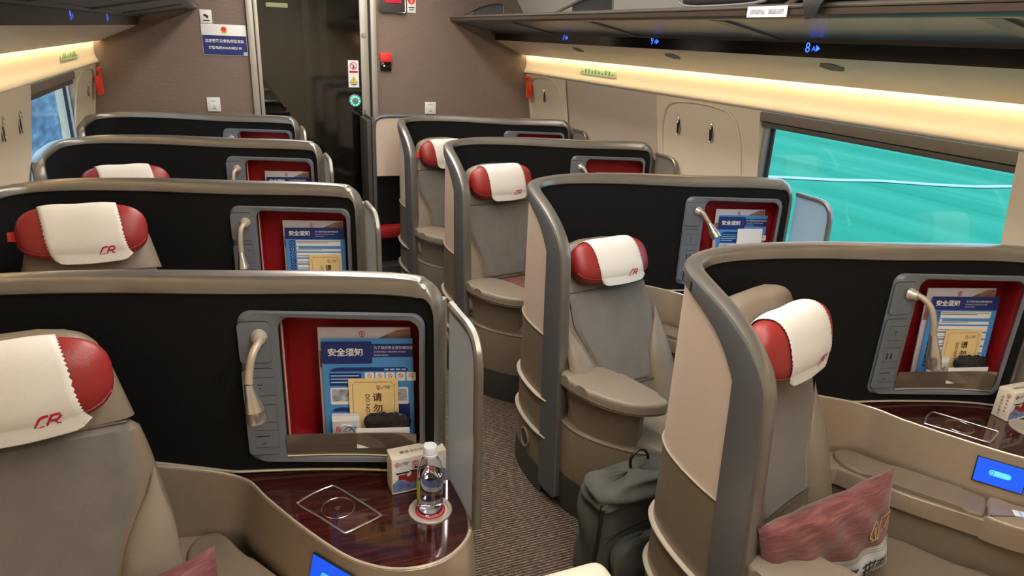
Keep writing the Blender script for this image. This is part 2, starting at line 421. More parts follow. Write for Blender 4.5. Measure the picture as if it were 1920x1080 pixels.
def outline(side):
    ux = lambda x: u_at(x=x)
    K = [(.004, .80, .012, .012), (.004, 1.0, .012, .012), (.006, 1.26, .012, .012), (.010, 1.32, .014, .014), (.024, 1.362, .026, .02), (.055, 1.39, .045, .03), (.11, 1.402, .05, .04),
         (ux(.1), 1.402, .052, .045), (ux(-.1), 1.407, .052, .045), (ux(-.35), 1.413, .048, .045), (ux(-.6), 1.412, .042, .045), (u_at(y=1.885) if False else ux(-.76), 1.402, .036, .05),
         (u_at(y=1.80), 1.392, .034, .052), (u_at(y=1.71), 1.378, .032, .058)]
    if side == 'R':
        K += [(u_at(y=1.62), 1.355, .03, .07), (u_at(y=1.54), 1.322, .026, .085), (u_at(y=1.475), 1.272, .022, .10), (UF-.012, 1.20, .02, .108), (UF-.002, 1.12, .02, .112),
              (UF, .95, .018, .115), (UF, .7, .018, .115), (UF, .4, .018, .115), (UF, .05, .018, .115)]
    else:
        K += [(u_at(y=1.60), 1.37, .03, .06), (u_at(y=1.50), 1.362, .028, .06), (u_at(y=1.45), 1.345, .026, .08), (UF-.014, 1.315, .024, .1), (UF-.002, 1.26, .022, .11),
              (UF, 1.15, .02, .112), (UF, .95, .018, .115), (UF, .7, .018, .115), (UF, .4, .018, .115), (UF, .05, .018, .115)]
    pts = cr([(a, b, 0) for a, b, c, d in K], 6)
    W = cr([(c, d, 0) for a, b, c, d in K], 6)
    return pts, W
def ztop(pts, u):
    best = 0
    for i in range(len(pts)-1):
        a, b = pts[i], pts[i+1]
        if (a.x-u)*(b.x-u) <= 0 and abs(b.x-a.x) > 1e-7:
            t = (u-a.x)/(b.x-a.x); best = max(best, a.y+(b.y-a.y)*t)
    if best == 0: best = 1.12 if u > 1 else 1.30
    return best
H = .0225
def console_curve():
    return cr([(-.52, 1.845, 0), (-.28, 1.815, 0), (-.12, 1.785, 0), (-.035, 1.74, 0), (.013, 1.648, 0), (.082, 1.513, 0), (.165, 1.375, 0), (.228, 1.308, 0), (.297, 1.273, 0),
               (.375, 1.270, 0), (.44, 1.303, 0), (.482, 1.36, 0), (.500, 1.45, 0), (.500, 1.575, 0)], 6)
CC = console_curve()
def cnorm(i):
    a = CC[max(i-1, 0)]; b = CC[min(i+1, len(CC)-1)]; t = (b-a).normalized(); return Vector((-t.y, t.x, 0))*-1   # towards seat / outwards
def make_pod(side):
    root = empty('seat_pod')
    pts, W = outline(side)
    # rim: closed cross-section swept along the outline
    def rimsweep(sec, name, m, i0=0, i1=None):
        V = []; F = []; rows = 0; i1 = i1 or len(pts)
        for i in range(i0, i1):
            a = pts[max(i-1, 0)]; b = pts[min(i+1, len(pts)-1)]; t = (b-a).normalized(); nn = Vector((t.y, -t.x, 0))  # inward
            if nn.y > 0 and pts[i].y > 1.3: nn = -nn
            s_ = sec(W[i].x, W[i].y); k = len(s_)
            for (a_, n_) in s_:
                u_ = pts[i].x+nn.x*a_; z_ = pts[i].y+nn.y*a_; V.append(S(u_, z_, n_))
            rows += 1
        for r in range(rows-1):
            for j in range(k): F.append([r*k+j, r*k+(j+1) % k, (r+1)*k+(j+1) % k, (r+1)*k+j])
        F += [list(range(k)), [(rows-1)*k+j for j in range(k)]]
        return mk(name, V, F, m, root)
    rimsweep(lambda a, b: [(a, -H-.002), (a-.004, -H-.006), (.010, -H-.006), (.002, -H), (0, -H+.008), (-.002, 0), (0, H-.008), (.002, H), (.008, H+.004), (.012, H+.002), (.012, -.004)], 'rim', metal)
    rimsweep(lambda a, b: [(.0085, H-.002), (.0085, H+.0045), (.013, H+.006), (max(.016, b-.004), H+.006), (max(.018, b), H+.002), (max(.018, b), H-.002)], 'outer_band', steel)
    ue = UF-.012
    x0, x1 = u_at(x=.447), u_at(x=.083)
    def hole(fu, fv_, zt, zb):
        z = zb+(zt-zb)*fv_; return x0 < fu*ue < x1 and .895 < z < 1.292
    nu = 90
    def panel(name, m, n, zb, zcap=None, nv=30, u0=0.006, u1=ue, hol=True, par=None):
        def f(a, b):
            u = u0+(u1-u0)*a; zt = ztop(pts, u)-.014
            if zcap: zt = min(zt, zcap)
            return S(u, zb+(zt-zb)*b, n)
        def sk(a, b):
            u = u0+(u1-u0)*a; zt = ztop(pts, u)-.014
            if zcap: zt = min(zt, zcap)
            z = zb+(zt-zb)*b; return hol and x0 < u < x1 and .895 < z < 1.292
        return grid(name, f, nu, nv, m, par or root, skip=sk)
    panel('inner_panel', dark, -.018, .80, nv=46)
    panel('outer_panel', cream, .018, .79, nv=46)
    panel('lower_panel', taupe, .020, .03, zcap=.792, nv=8, hol=False)
    panel('inner_lining', taupe, -.016, .03, zcap=.82, nv=4, hol=False)
    # light trims and protruding ledges on the outside
    us = [u_at(x=-.3)+(UF-.11-u_at(x=-.3))*k/60 for k in range(61)]
    tube('trim_line', [S(u, .79, .0215) for u in us], .0035, trimlt, root, seg=6)
    for zz in (.49, .305):
        us2 = [u_at(x=-.3)+(UF-.075-u_at(x=-.3))*k/60 for k in range(61)]
        V = []; F = []
        for i, u in enumerate(us2):
            e = min(1, (len(us2)-1-i)/4)
            for n_, z_ in ((.018, zz+.004), (.028+.006*e, zz+.004), (.031+.006*e, zz), (.026, zz-.006), (.018, zz-.010)): V.append(S(u, z_, n_))
        for i in range(60):
            for j in range(5): F.append([i*5+j, i*5+(j+1) % 5, (i+1)*5+(j+1) % 5, (i+1)*5+j])
        F += [[0, 1, 2, 3, 4], [300+j for j in range(5)]]
        mk('ledge', V, F, trimlt, root)
    kk = [u_at(x=-.3)+(UF-.1-u_at(x=-.3))*k/40 for k in range(41)]
    V = []; F = []
    for u in kk: V += [S(u, .0, .024), S(u, .135, .024), S(u, .135, .018), S(u, 0, .018)]
    for i in range(40):
        for j in range(4): F.append([4*i+j, 4*i+(j+1) % 4, 4*i+4+(j+1) % 4, 4*i+4+j])
    mk('kick_plate', V, F, kick, root)
    # round foot lamp on the aisle side
    c0 = u_at(y=1.66)
    vent = tube('foot_lamp', [S(c0+.038*math.cos(a), .20+.045*math.sin(a), .024) for a in [2*math.pi*k/20 for k in range(20)]], .006, taupe_light, root, seg=6, closed=True)
    tube('lamp_lens', [S(c0, .20, .019), S(c0, .20, .028)], .026, kick, vent, seg=16)
    # small button strip near the corner of the rim (aisle side)
    ub = u_at(y=1.80)
    V = [S(ub-.02, 1.372, H+.0075), S(ub+.06, 1.366, H+.0075), S(ub+.06, 1.338, H+.0075), S(ub-.02, 1.344, H+.0075)]
    mk('rim_plate', V, [[0, 1, 2, 3]], black, root, smooth=False)
    # bottom trim between dark panel and console
    zt_ = lambda u: interp(u, [0, u_at(x=.2), u_at(x=-.05), u_at(x=-.3), u_at(x=-.6)], [.806, .808, .815, .872, .90])
    us = [.01+(u_at(x=-.6)-.01)*k/50 for k in range(51)]
    tube('base_trim', [S(u, zt_(u), -.021) for u in us], .004, trimlt, root, seg=6)
    # ---- storage cubby
    cub = empty('cubby'); cub.parent = root
    ua, ub = u_at(x=.451), u_at(x=-.026)
    oo = rrect(0, 1, 0, 1, .001)
    def rr_uz(u0, u1, z0, z1, r, n=6):
        out = []
        for cx, cy, a0 in ((u1-r, z1-r, 0), (u0+r, z1-r, 90), (u0+r, z0+r, 180), (u1-r, z0+r, 270)):
            for k in range(n+1):
                a = math.radians(a0+90*k/n); out.append((cx+r*math.cos(a), cy+r*math.sin(a)))
        return out
    shear = lambda u, z: u-(1.30-z)*.03 if False else u
    O = rr_uz(ua, ub, .845, 1.305, .035); I = rr_uz(u_at(x=.436), u_at(x=.086), .862, 1.285, .032)
    V = []; F = []; st = 6; n = len(O)
    for k in range(st+1):
        t = k/st
        for a, b in zip(O, I): V.append(S(a[0]+(b[0]-a[0])*t, a[1]+(b[1]-a[1])*t, -.030 if 0 < k < st else (-.026 if k else -.018)))
    for k in range(st):
        for j in range(n): F.append([k*n+j, k*n+(j+1) % n, (k+1)*n+(j+1) % n, (k+1)*n+j])
    # inner edge going back
    k0 = len(V)
    for b in I: V.append(S(b[0], b[1], -.005))
    for j in range(n): F.append([st*n+j, st*n+(j+1) % n, k0+(j+1) % n, k0+j])
    mk('frame', V, F, cubgrey, cub)
    # red lining: tub behind the opening
    V = []; F = []
    for d in (-.024, .02, .07, .105):
        sh = 0 if d < .1 else .012
        for b in I:
            p = S(b[0], b[1], 0); q = S(b[0], b[1], -.024)
            cxu, czu = u_at(x=.26), 1.07
            V.append(S(b[0]+(cxu-b[0])*sh, b[1]+(czu-b[1])*sh, d))
    for k in range(3):
        for j in range(n): F.append([k*n+j, k*n+(j+1) % n, (k+1)*n+(j+1) % n, (k+1)*n+j])
    F.append([3*n+j for j in range(n)])
    mk('lining', V, F, redbox, cub)
    hz = grid('housing', lambda a, b: S(u_at(x=.46)+(u_at(x=.07)-u_at(x=.46))*a, .84+.47*b, .112), 10, 2, taupe, cub)
    for (a, b, d) in ((.46, .46, 0), (.07, .07, 0)):
        grid('housing', lambda s, t, a=a: S(u_at(x=a), .84+.47*t, .018+.094*s), 2, 2, taupe, cub)
    for z in (.84, 1.31): grid('housing', lambda s, t, z=z: S(u_at(x=.46)+(u_at(x=.07)-u_at(x=.46))*s, z, .018+.094*t), 10, 1, taupe, cub)
    # smoked pocket lip
    ul, ur = u_at(x=.432), u_at(x=.088)
    V = []; F = []
    for k in range(21):
        t = k/20; u = ul+(ur-ul)*t; zt = .945-.004*math.sin(math.pi*t)-.012*t
        for z_, n_ in ((zt, -.034), (zt, -.030), (.868, -.027), (.868, -.031)): V.append(S(u, z_, n_))
    for i in range(20):
        for j in range(4): F.append([4*i+j, 4*i+(j+1) % 4, 4*i+4+(j+1) % 4, 4*i+4+j])
    F += [[0, 1, 2, 3], [80, 81, 82, 83]]
    mk('pocket_lip', V, F, pocket_m, cub)
    tube('edge_bead', [S(ul+(ur-ul)*k/20, .866, -.033) for k in range(21)], .003, silver, cub, seg=6)
    # control panel plates
    pan = empty('control_panel'); pan.parent = root
    def plate(name, xa, xb, za, zb, r, n0, m, par, th=.003):
        u0, u1 = u_at(x=xb), u_at(x=xa); L = rr_uz(u0, u1, za, zb, r, 4); V = []; k = len(L)
        for dn in (n0, n0-th): V += [S(a, b, dn) for a, b in L]
        cc = ((u0+u1)/2, (za+zb)/2); V.append(S(*cc, n0-th-.0003))
        F = [[j, (j+1) % k, k+(j+1) % k, k+j] for j in range(k)]+[[k+j, k+(j+1) % k, 2*k] for j in range(k)]
        return mk(name, V, F, m, par)
    plate('shadow_gap', -.012, .068, 1.157, 1.279, .014, -.0295, groove, pan, .0010)
    plate('lamp_plate', -.0095, .0655, 1.1595, 1.2765, .013, -.0295, cubgrey, pan, .0035)
    plate('shadow_gap', -.0125, .0685, .872, 1.143, .014, -.0295, groove, pan, .0010)
    bp_ = plate('button_plate', -.010, .066, .8745, 1.1405, .013, -.0295, cubgrey, pan, .0035)
    for zc, kind in ((1.088, 'socket'), (1.005, 'usb_port'), (.925, 'call_button')):
        plate('shadow_gap', .004, .058, zc-.028, zc+.028, .002, -.0330, groove, pan, .0006)
        s = plate(kind, .0055, .0565, zc-.0265, zc+.0265, .002, -.0330, cubgrey, pan, .0015)
        if kind == 'socket':
            hs = [(.03, .006), (.024, .006), (.027, -.004)]
            V = []; F = []
            for hx, hz_ in hs:
                k = len(V); V += [S(u_at(x=.03)+dx-.03+hx, zc+hz_+dz, -.0352) for dx, dz in ((-.002, -.002), (.002, -.002), (.002, .002), (-.002, .002))]; F.append([k, k+1, k+2, k+3])
            mk('pin_holes', V, F, black, s, smooth=False)
        elif kind == 'usb_port':
            V = []; F = []; uc = u_at(x=.031)
            for dx in (-.008, .008):
                k = len(V); V += [S(uc+dx+a, zc-.004+b, -.0352) for a, b in ((-.003, -.012), (.003, -.012), (.003, .012), (-.003, .012))]; F.append([k, k+1, k+2, k+3])
            mk('usb_slots', V, F, black, s, smooth=False)
        else:
            uc = u_at(x=.031)
            V = [S(uc+a, zc+b, -.0352) for a, b in ((-.018, .008), (.018, .008), (.018, .011), (-.018, .011), (-.006, -.010), (.006, -.016), (.004, -.018), (-.008, -.012))]
            mk('marking', V, [[0, 1, 2, 3], [4, 5, 6, 7]], groove, s, smooth=False)
    # ---- glass side divider
    gy = [(1.60, 1.335), (1.53, 1.335), (1.46, 1.335), (1.415, 1.327), (1.388, 1.305), (1.373, 1.27), (1.368, 1.2), (1.362, 1.0), (1.357, .80)]
    gp = cr([(.505, y, z) for y, z in gy], 5)
    V = []; F = []
    for xo in (-.004, .004):
        V += [Vector((.505+xo, p.y, p.z)) for p in gp]+[Vector((.505+xo, 1.60, .80))]
    k = len(gp)+1
    F = [list(range(k)), list(range(k, 2*k))]+[[j, (j+1) % k, k+(j+1) % k, k+j] for j in range(k)]
    gl = mk('side_divider', V, F, frost, root)
    V = []; F = []
    for i, p in enumerate(gp):
        a = gp[max(i-1, 0)]; b = gp[min(i+1, len(gp)-1)]; t = (b-a).normalized(); nn = Vector((0, t.z, -t.y))
        if nn.y > 0.3 or nn.z < -.3: pass
        nn = nn if nn.dot(Vector((0, -.5, .5))) > 0 else -nn
        for dx, dn in ((-.010, -.012), (-.011, .0), (-.006, .007), (.006, .007), (.011, 0), (.010, -.012)): V.append(p+Vector((dx, 0, 0))+nn*dn)
    for i in range(len(gp)-1):
        for j in range(6): F.append([6*i+j, 6*i+(j+1) % 6, 6*i+6+(j+1) % 6, 6*i+6+j])
    F += [list(range(6)), [6*(len(gp)-1)+j for j in range(6)]]
    mk('edge_frame', V, F, metal, gl)
    # ---- side table
    back = [S(u, 0, -.02) for u in [.0+(u_at(x=-.06)-.0)*k/16 for k in range(17)]]
    i0 = 17
    front = [p for p in CC[i0:]]
    poly = [(p.x, p.y) for p in front]+[(p.x, p.y) for p in back]
    tb = prism('side_table', poly, .77, .80, wood, root)
    # charging pad outline, coil ring, cup holder
    cpad = cr([(.088, 1.614, 0), (.130, 1.640, 0), (.172, 1.655, 0), (.19, 1.649, 0), (.235, 1.575, 0), (.279, 1.497, 0), (.277, 1.484, 0), (.232, 1.466, 0), (.19, 1.452, 0), (.176, 1.460, 0), (.132, 1.532, 0), (.086, 1.600, 0)], 4, True)
    tube('charging_outline', [(p.x, p.y, .8015) for p in cpad], .0032, silver, tb, seg=6, closed=True, flat=.6)
    tube('charging_ring', [(.182+.043*math.cos(a), 1.555+.043*math.sin(a), .801) for a in [2*math.pi*k/32 for k in range(32)]], .0010, silver, tb, seg=4, closed=True)
    vf_obj('charging_mark', moved(strokes([ring(0, 0, .006, 0, 300, 10), [(-.003, 0), (.004, 0)]], .002), .182, 1.555, .8006), silver, tb)
    lathe('cup_holder', [(.030, .8005), (.046, .8005), (.0475, .803), (.054, .8045), (.058, .803), (.0585, .8)], trimlt, tb, 40, Matrix.Translation((.412, 1.468, 0)))
    # ---- console wall
    n = len(CC)
    lev = [(.0, .79, 0), (.0, .806, 0), (.005, .811, 0), (.011, .808, 0), (.014, .795, 0), (.022, .76, 1), (.045, .68, 1), (.050, .655, 1), (.030, .60, 1), (.022, .03, 0)]
    V = []; F = []
    for i, p in enumerate(CC):
        nn = cnorm(i); rise = interp(p.x, [-.52, -.28, -.05, .02], [.075, .06, .008, 0]) if i < 24 else 0
        wgt = interp(i, [0, 12, 40, 55, 77], [.6, 1, 1, .35, .2])
        for (d, z, f_) in lev:
            V.append(Vector((p.x, p.y, (z if i < 66 else min(z, .798))+(rise if z > .7 else 0)))+nn*(d if d <= .014 else .014+(d-.014)*wgt))
    L_ = len(lev)
    for i in range(n-1):
        for j in range(L_-1): F.append([i*L_+j, i*L_+j+1, (i+1)*L_+j+1, (i+1)*L_+j])
    con = mk('console', V, F, taupe_light, root)
    tube('lip_trim', [p+cnorm(i)*.006+Vector((0, 0, .811+(interp(p.x, [-.52, -.28, -.05, .02], [.075, .06, .008, 0]) if i < 24 else 0))) for i, p in enumerate(CC) if i < 66], .0035, trimlt, con, seg=6)
    # touch screen on the slanted console face
    ia = min(range(n), key=lambda i: abs(CC[i].y-1.452)+(9 if CC[i].x > .3 else 0)); ib = min(range(n), key=lambda i: abs(CC[i].y-1.332)+(9 if CC[i].x > .3 else 0))
    A0 = CC[ia]+cnorm(ia)*.022; B0 = CC[ib]+cnorm(ib)*.022; A1 = CC[ia]+cnorm(ia)*.046; B1 = CC[ib]+cnorm(ib)*.044
    scn = empty('touch_screen'); scn.parent = root
    xa = Vector((B0.x-A0.x, B0.y-A0.y, 0)); org = Vector(((A0.x+B1.x)/2, (A0.y+B1.y)/2, .743)); dn = Vector((A1.x-A0.x, A1.y-A0.y, -.085))
    placed(scn, org+cnorm((ia+ib)//2)*.005, xa, -dn)
    lw = xa.length
    p1 = box('bezel', -lw/2-.003, lw/2+.003, -.042, .042, -.006, .0, black, scn, .001)
    box('display', -lw/2, lw/2, -.039, .039, .0002, .0012, screen_m, scn)
    vf_obj('icon', flatpoly([rrect(-.030, .030, -.009, .009, .0088)], .0018), icon_m, scn)
    vf_obj('icon_ring', moved(strokes([ring(0, 0, .005, 0, 360, 14)], .0015), -.021, 0, .0022), screen_m, scn)
    # ---- right armrest ledge, pad and end cap
    def strip(name, sa, sb, d0, d1, z0, z1, m, par, r=.008, ns=16):
        V = []; A = []; B = []
        for k in range(ns+1):
            i = sa+(sb-sa)*k/ns; i0_ = int(i); f_ = i-i0_; p = CC[i0_].lerp(CC[min(i0_+1, n-1)], f_); nn = cnorm(min(i0_+1, n-1))
            A.append(p+nn*d0); B.append(p+nn*d1)
        poly = [(p.x, p.y) for p in A]+[(p.x, p.y) for p in reversed(B)]
        return prism(name, poly, z0, z1, m, par, r)
    sm = lambda L: [(p.x, p.y) for p in cr([(x, y, 0) for x, y in L], 4, True)]
    outer = [(-.36, 1.80), (-.148, 1.755), (-.06, 1.635), (.035, 1.485), (.113, 1.36), (.195, 1.275), (.30, 1.235), (.42, 1.24)]
    inner = [(.42, 1.14), (.28, 1.095), (.14, 1.15), (.04, 1.235), (-.03, 1.33), (-.12, 1.46), (-.18, 1.56), (-.23, 1.66), (-.36, 1.70)]
    prism('armrest_ledge', outer+inner, .59, .652, taupe_light, root, .006)
    prism('armrest_side', outer+[(x+.012, y+.018) for x, y in inner], .03, .592, taupe, root, 0)
    prism('armrest_pad', sm([(-.120, 1.730), (-.062, 1.625), (.025, 1.485), (.090, 1.385), (.082, 1.352), (.02, 1.312), (-.008, 1.315), (-.045, 1.37), (-.115, 1.475), (-.165, 1.56), (-.205, 1.65), (-.185, 1.725)]), .600, .668, leather, root, .012, 3)
    prism('armrest_cap', sm([(.108, 1.362), (.15, 1.30), (.22, 1.25), (.31, 1.225), (.33, 1.16), (.28, 1.09), (.15, 1.13), (.055, 1.205), (-.002, 1.29), (.02, 1.305)]), .585, .672, taupe_light, root, .012, 3)
    # printed sticker on the cap
    p = Vector((.125, 1.245, 0)); t = Vector((.75, -.66, 0)).normalized()
    st_ = empty('cap_sticker'); st_.parent = root; placed(st_, Vector((p.x, p.y, .6725)), t, Vector((-t.y, t.x, 0)))
    box('sticker_base', -.045, .030, -.017, .017, 0, .0008, sky, st_)
    box('sticker_field', -.045, -.030, -.015, .015, .0008, .0012, white, st_)
    box('sticker_field', -.020, .012, -.014, .014, .0008, .0012, white, st_)
    # end body that closes the console below the table
    return root
def cards_lamp(): pass
POD = {'L': make_pod('L'), 'R': make_pod('R')}
ROWS = {'1': 'nearest the camera', '2': 'second from the camera', '3': 'third from the camera', '4': 'farthest, by the end wall'}
pods = {}
for k, (dx, dy) in PODS.items():
    s = k[0]
    if k[1] == '1': o = POD[s]
    else: o = copy_tree(POD[s])
    pods[k] = o
for k, (dx, dy) in PODS.items():
    pods[k].location = (dx, dy, 0)
    tag(pods[k], {'L1': 'taupe pod shell with charging table holding snack box and water bottle', 'L2': 'left-side pod shell right behind the nearest left one, lamp hanging straight',
        'L3': 'left-side pod shell third from the camera, brochure top in red cubby', 'L4': 'left-side pod shell against the end wall, by the glass door',
        'R1': 'right-side pod shell nearest the camera, tall beige side panel with blue screen', 'R2': 'right-side pod shell beside the green-view window, white card in cubby',
        'R3': 'right-side pod shell third from the camera, between two beige wings', 'R4': 'right-side pod shell farthest away, in front of end wall corner'}[k], 'seat pod', 'seat pods on both sides of the aisle')

# ---- reading lamps (each bent its own way), parts of their pods
LAMPS = {'L1': [(.028, 1.752, 1.236), (.026, 1.71, 1.24), (.008, 1.675, 1.225), (-.004, 1.66, 1.185), (-.008, 1.65, 1.155)], 'R1': [(.036, 1.752, 1.236), (.042, 1.71, 1.236), (.055, 1.68, 1.21), (.062, 1.66, 1.16), (.066, 1.655, 1.12)],
         'R2': [(.036, 1.752, 1.236), (.044, 1.72, 1.232), (.056, 1.70, 1.205), (.068, 1.69, 1.185)], 'L2': [(.032, 1.752, 1.236), (.028, 1.715, 1.24), (.012, 1.69, 1.225), (.005, 1.68, 1.175), (.005, 1.675, 1.135)]}
HEADS = {'L1': (.004, 1.64, 1.052), 'R1': (.082, 1.635, 1.005), 'R2': (.088, 1.645, 1.125), 'L2': (.012, 1.665, 1.04)}
for k, root in pods.items():
    key = k if k in LAMPS else ('L2' if k[0] == 'L' else 'R2')
    P = LAMPS[key]; hd = Vector(HEADS[key]); lp = empty('reading_lamp'); lp.parent = root
    tube('lamp_base', [P[0], Vector(P[0]).lerp(Vector(P[1]), .35), Vector(P[0]).lerp(Vector(P[1]), .7)], [.022, .018, .014], trimlt, lp, seg=16)
    tube('lamp_neck', cr(P, 6), .0105, mat('lamp_neck', (.45, .36, .28), .45, .3), lp, seg=10)
    a = Vector(P[-1]); d = (hd-a)
    tube('lamp_head', [a+d*t for t in (0, .05, .3, .55, .7, .72, 1)], [.011, .0125, .016, .022, .0250, .0238, .0255], silver, lp, seg=20)
    tube('lamp_lens', [a+d*.99, a+d*1.005], .021, black, lp, seg=20)

# ------------------------------------------------------------------ seats
SEATS = {'L1': (-.50, 1.66, 1.345, 6, 14), 'L2': (-.512, 1.645, 1.355, 0, 20), 'L3': (-.515, 1.645, 1.275, 6, 18), 'L4': (-.50, 1.64, 1.28, 3, 20),
         'R1': (-.645, 1.70, 1.34, 19, 15), 'R2': (-.575, 1.66, 1.178, 9, 27), 'R3': (-.602, 1.63, 1.303, 9, 15), 'R4': (-.59, 1.625, 1.29, 10, 16)}
HWK = ([0, .015, .05, .12, .2, .32, .5, .7, .9], [.10, .145, .175, .20, .22, .25, .28, .29, .285])
def backframe(k):
    x, y, z, yaw, rec = SEATS[k]; dx, dy = PODS[k]; yw = math.radians(yaw); rc = math.radians(rec)
    d = Vector((math.sin(yw)*math.sin(rc), -math.cos(yw)*math.sin(rc), -math.cos(rc))); r = Vector((math.cos(yw), math.sin(yw), 0)); f = r.cross(-d)*-1
    if f.y > 0: f = -f
    return Vector((x+dx, y+dy, z)), r, d, f
def hw(v): return interp(v, *HWK)
def make_seat(k):
    T, r, d, f = backframe(k); dx, dy = PODS[k]
    root = empty('recliner_seat', (dx-.45, dy+1.25, 0))
    inv = Matrix.Translation((-(dx-.45), -(dy+1.25), 0))
    xmin = -.832+.45
    def P(a, v, n):
        q = inv @ (T+r*a+d*v+f*n); q.x = max(q.x, xmin); return q
    Lb = .88
    br = empty('backrest'); br.parent = root
    def shell(name, v0, v1, m, aw=lambda v: hw(v), th=.10, front=lambda a, v: 0, par=br, topround=False, nv=22, edge=.03):
        V = []; F = []; nc = 28
        for j in range(nv+1):
            t = j/nv; v = v0+(v1-v0)*t
            q = min(t, 1-t)*(v1-v0); ee = 1-(max(0, 1-q/edge))**2 if q < edge else 1
            ee = math.sqrt(max(0, 1-(max(0, 1-q/edge))**2)) if (q < edge and (t < .5)) else 1
            for i in range(nc):
                an = 2*math.pi*i/nc; ca, sa = math.cos(an), math.sin(an)
                e = .42
                xx = math.copysign(abs(ca)**e, ca); yy = math.copysign(abs(sa)**.7, sa)
                a = xx*aw(v)*(ee*.10+.90 if not topround else max(ee, .0)*.35+.65)
                nn = yy*th/2*ee
                V.append(P(a, v, nn-th/2+(front(a, v) if yy > 0 else 0)))
        for j in range(nv):
            for i in range(nc): F.append([j*nc+i, j*nc+(i+1) % nc, (j+1)*nc+(i+1) % nc, (j+1)*nc+i])
        F += [list(range(nc)), [nv*nc+i for i in range(nc)]]
        return mk(name, V, F, m, par)
    shell('head_section', 0, .235, leather, topround=True, th=.105, edge=.04)
    shell('back_body', .237, Lb, leather, th=.103, edge=.006)
    # suede centre panel with slightly raised quilting
    def cen(a_, b_):
        v = .240+.44*b_; wv = interp(v, [.24, .38, .48, .56, .68], [.215, .222, .185, .150, .135]) if True else 0
        a = (a_*2-1)*wv; ed = min((1-abs(a_*2-1))*wv, (b_)*.44, (1-b_)*.44); n_ = .012*min(1, ed/.015)**.5-.012*math.exp(-((a_*2-1)**2)*2)*.4
        return P(a, v, n_+.0005)
    grid('centre_panel', cen, 26, 30, suede, br)
    tube('seam', [P(-.215+.43*t, .237, .002) for t in [q/10 for q in range(11)]], .003, piping, br, seg=6)
    for s in (-1, 1):
        def bol(a_, b_, s=s):
            v = .36+.50*a_; an = 2*math.pi*b_; lim = interp(v, [.36, .42, .48, .55, .62, .70, .86], [.252, .228, .195, .165, .148, .142, .142]); hi = hw(v)+.001
            c = (lim+hi)/2; w_ = (hi-lim)/2; tp = math.sin(math.pi*min(1, (v-.36)/.18)/2)**.5 if v < .54 else 1
            tp *= 1 if v < .80 else math.sqrt(max(0, 1-((v-.80)/.062)**2))
            return P(s*(c+w_*math.cos(an)*(.25+.75*tp)), v, -.006+min(.036, .55*w_)*math.sin(an)*(.1+.9*tp))
        grid('side_bolster', bol, 26, 16, leather2, br)
    # flat lower cushion piece at the fold
    tube('seam', [P(-.15+.30*t, .683+.0*t, .004) for t in [q/10 for q in range(11)]], .0035, piping, br, seg=6)
    # seat cushion
    dz = 0
    cu = [(-.70, 1.42), (-.20, 1.55), (-.02, 1.33), (.10, 1.13), (.08, 1.02), (-.05, .97), (-.35, .94), (-.55, .96), (-.62, 1.02), (-.66, 1.15)]
    cp = cr([(x, y, 0) for x, y in cu], 4, True)
    X = lambda p: (p.x+.45, p.y-1.25)
    cush = prism('seat_cushion', [X(p) for p in cp], .37, .475, leather2 if k == 'R2' else leather, root, .03, 4)  # R2 gets the paler leather, window light put into its colour
    # left armrest: pad on a block, rising from the pillar
    ar = cr([(-.84, 1.40, 0), (-.72, 1.41, 0), (-.645, 1.37, 0), (-.60, 1.26, 0), (-.56, 1.12, 0), (-.545, 1.045, 0), (-.565, 1.015, 0), (-.62, 1.012, 0), (-.71, 1.05, 0), (-.79, 1.14, 0), (-.835, 1.25, 0), (-.85, 1.33, 0)], 4, True)
    pad = prism('armrest_pad', [X(p) for p in ar], .615, .668, leather2, root, .018, 4)
    tube('piping', [(p.x+.45, p.y-1.25, .628) for p in [q for q in cr([(-.85, 1.33, 0), (-.838, 1.25, 0), (-.793, 1.14, 0), (-.713, 1.047, 0), (-.62, 1.009, 0), (-.563, 1.011, 0)], 5)]], .0025, piping, pad, seg=6)
    ab = [(-.815, 1.36), (-.65, 1.36), (-.60, 1.22), (-.615, 1.085), (-.64, 1.075), (-.70, 1.105), (-.765, 1.18), (-.81, 1.27)]
    prism('armrest_block', [(x+.45, y-1.25) for x, y in ab], .42, .616, taupe, root, .004)
    # seat base with dark kick band
    bs = cr([(-.835, 1.40, 0), (-.835, 1.30, 0), (-.79, 1.19, 0), (-.70, 1.08, 0), (-.60, 1.01, 0), (-.45, .955, 0), (-.2, .93, 0), (.0, .95, 0)], 5)
    V = []; F = []
    for p in bs:
        for z, o_ in ((.0, .02), (.19, .0), (.192, 0), (.425, -.002), (.435, .004), (.44, .012)): V.append(Vector((p.x+.45+o_*.5, p.y-1.25+o_*.8, z)))
    for i in range(len(bs)-1):
        for j in range(5): F.append([6*i+j, 6*i+j+1, 6*i+7+j, 6*i+6+j])
    top = [i*6+5 for i in range(len(bs))]; k1 = len(V); V += [Vector((.0+.45, 1.75-1.25, .44)), Vector((-.80+.45, 1.75-1.25, .44))]
    F.append(top+[k1, k1+1])
    base = mk('seat_base', V, F, taupe, root, mats=[taupe, kick], fm=[1 if (q % 5) == 0 and q < (len(bs)-1)*5 else 0 for q in range(len(F))])
    tube('base_trim', [(p.x+.45, p.y-1.25, .436) for p in bs], .004, taupe_light, base, seg=6)
    return root
seats = {}
SL = {'L1': 'large taupe recliner at the lower left corner of the photo', 'L2': 'left-side recliner with full red pillow showing over the nearest shell', 'L3': 'left-side recliner mostly hidden, only head section above a rim',
      'L4': 'left-side recliner by the end wall, hidden behind shells', 'R1': 'recliner with maroon throw cushion beside the blue touch screen', 'R2': 'grey-lit recliner behind the backpack, quilted back fully visible',
      'R3': 'recliner third on the right, pink cloth on its seat', 'R4': 'farthest right recliner, half hidden behind a beige wing'}
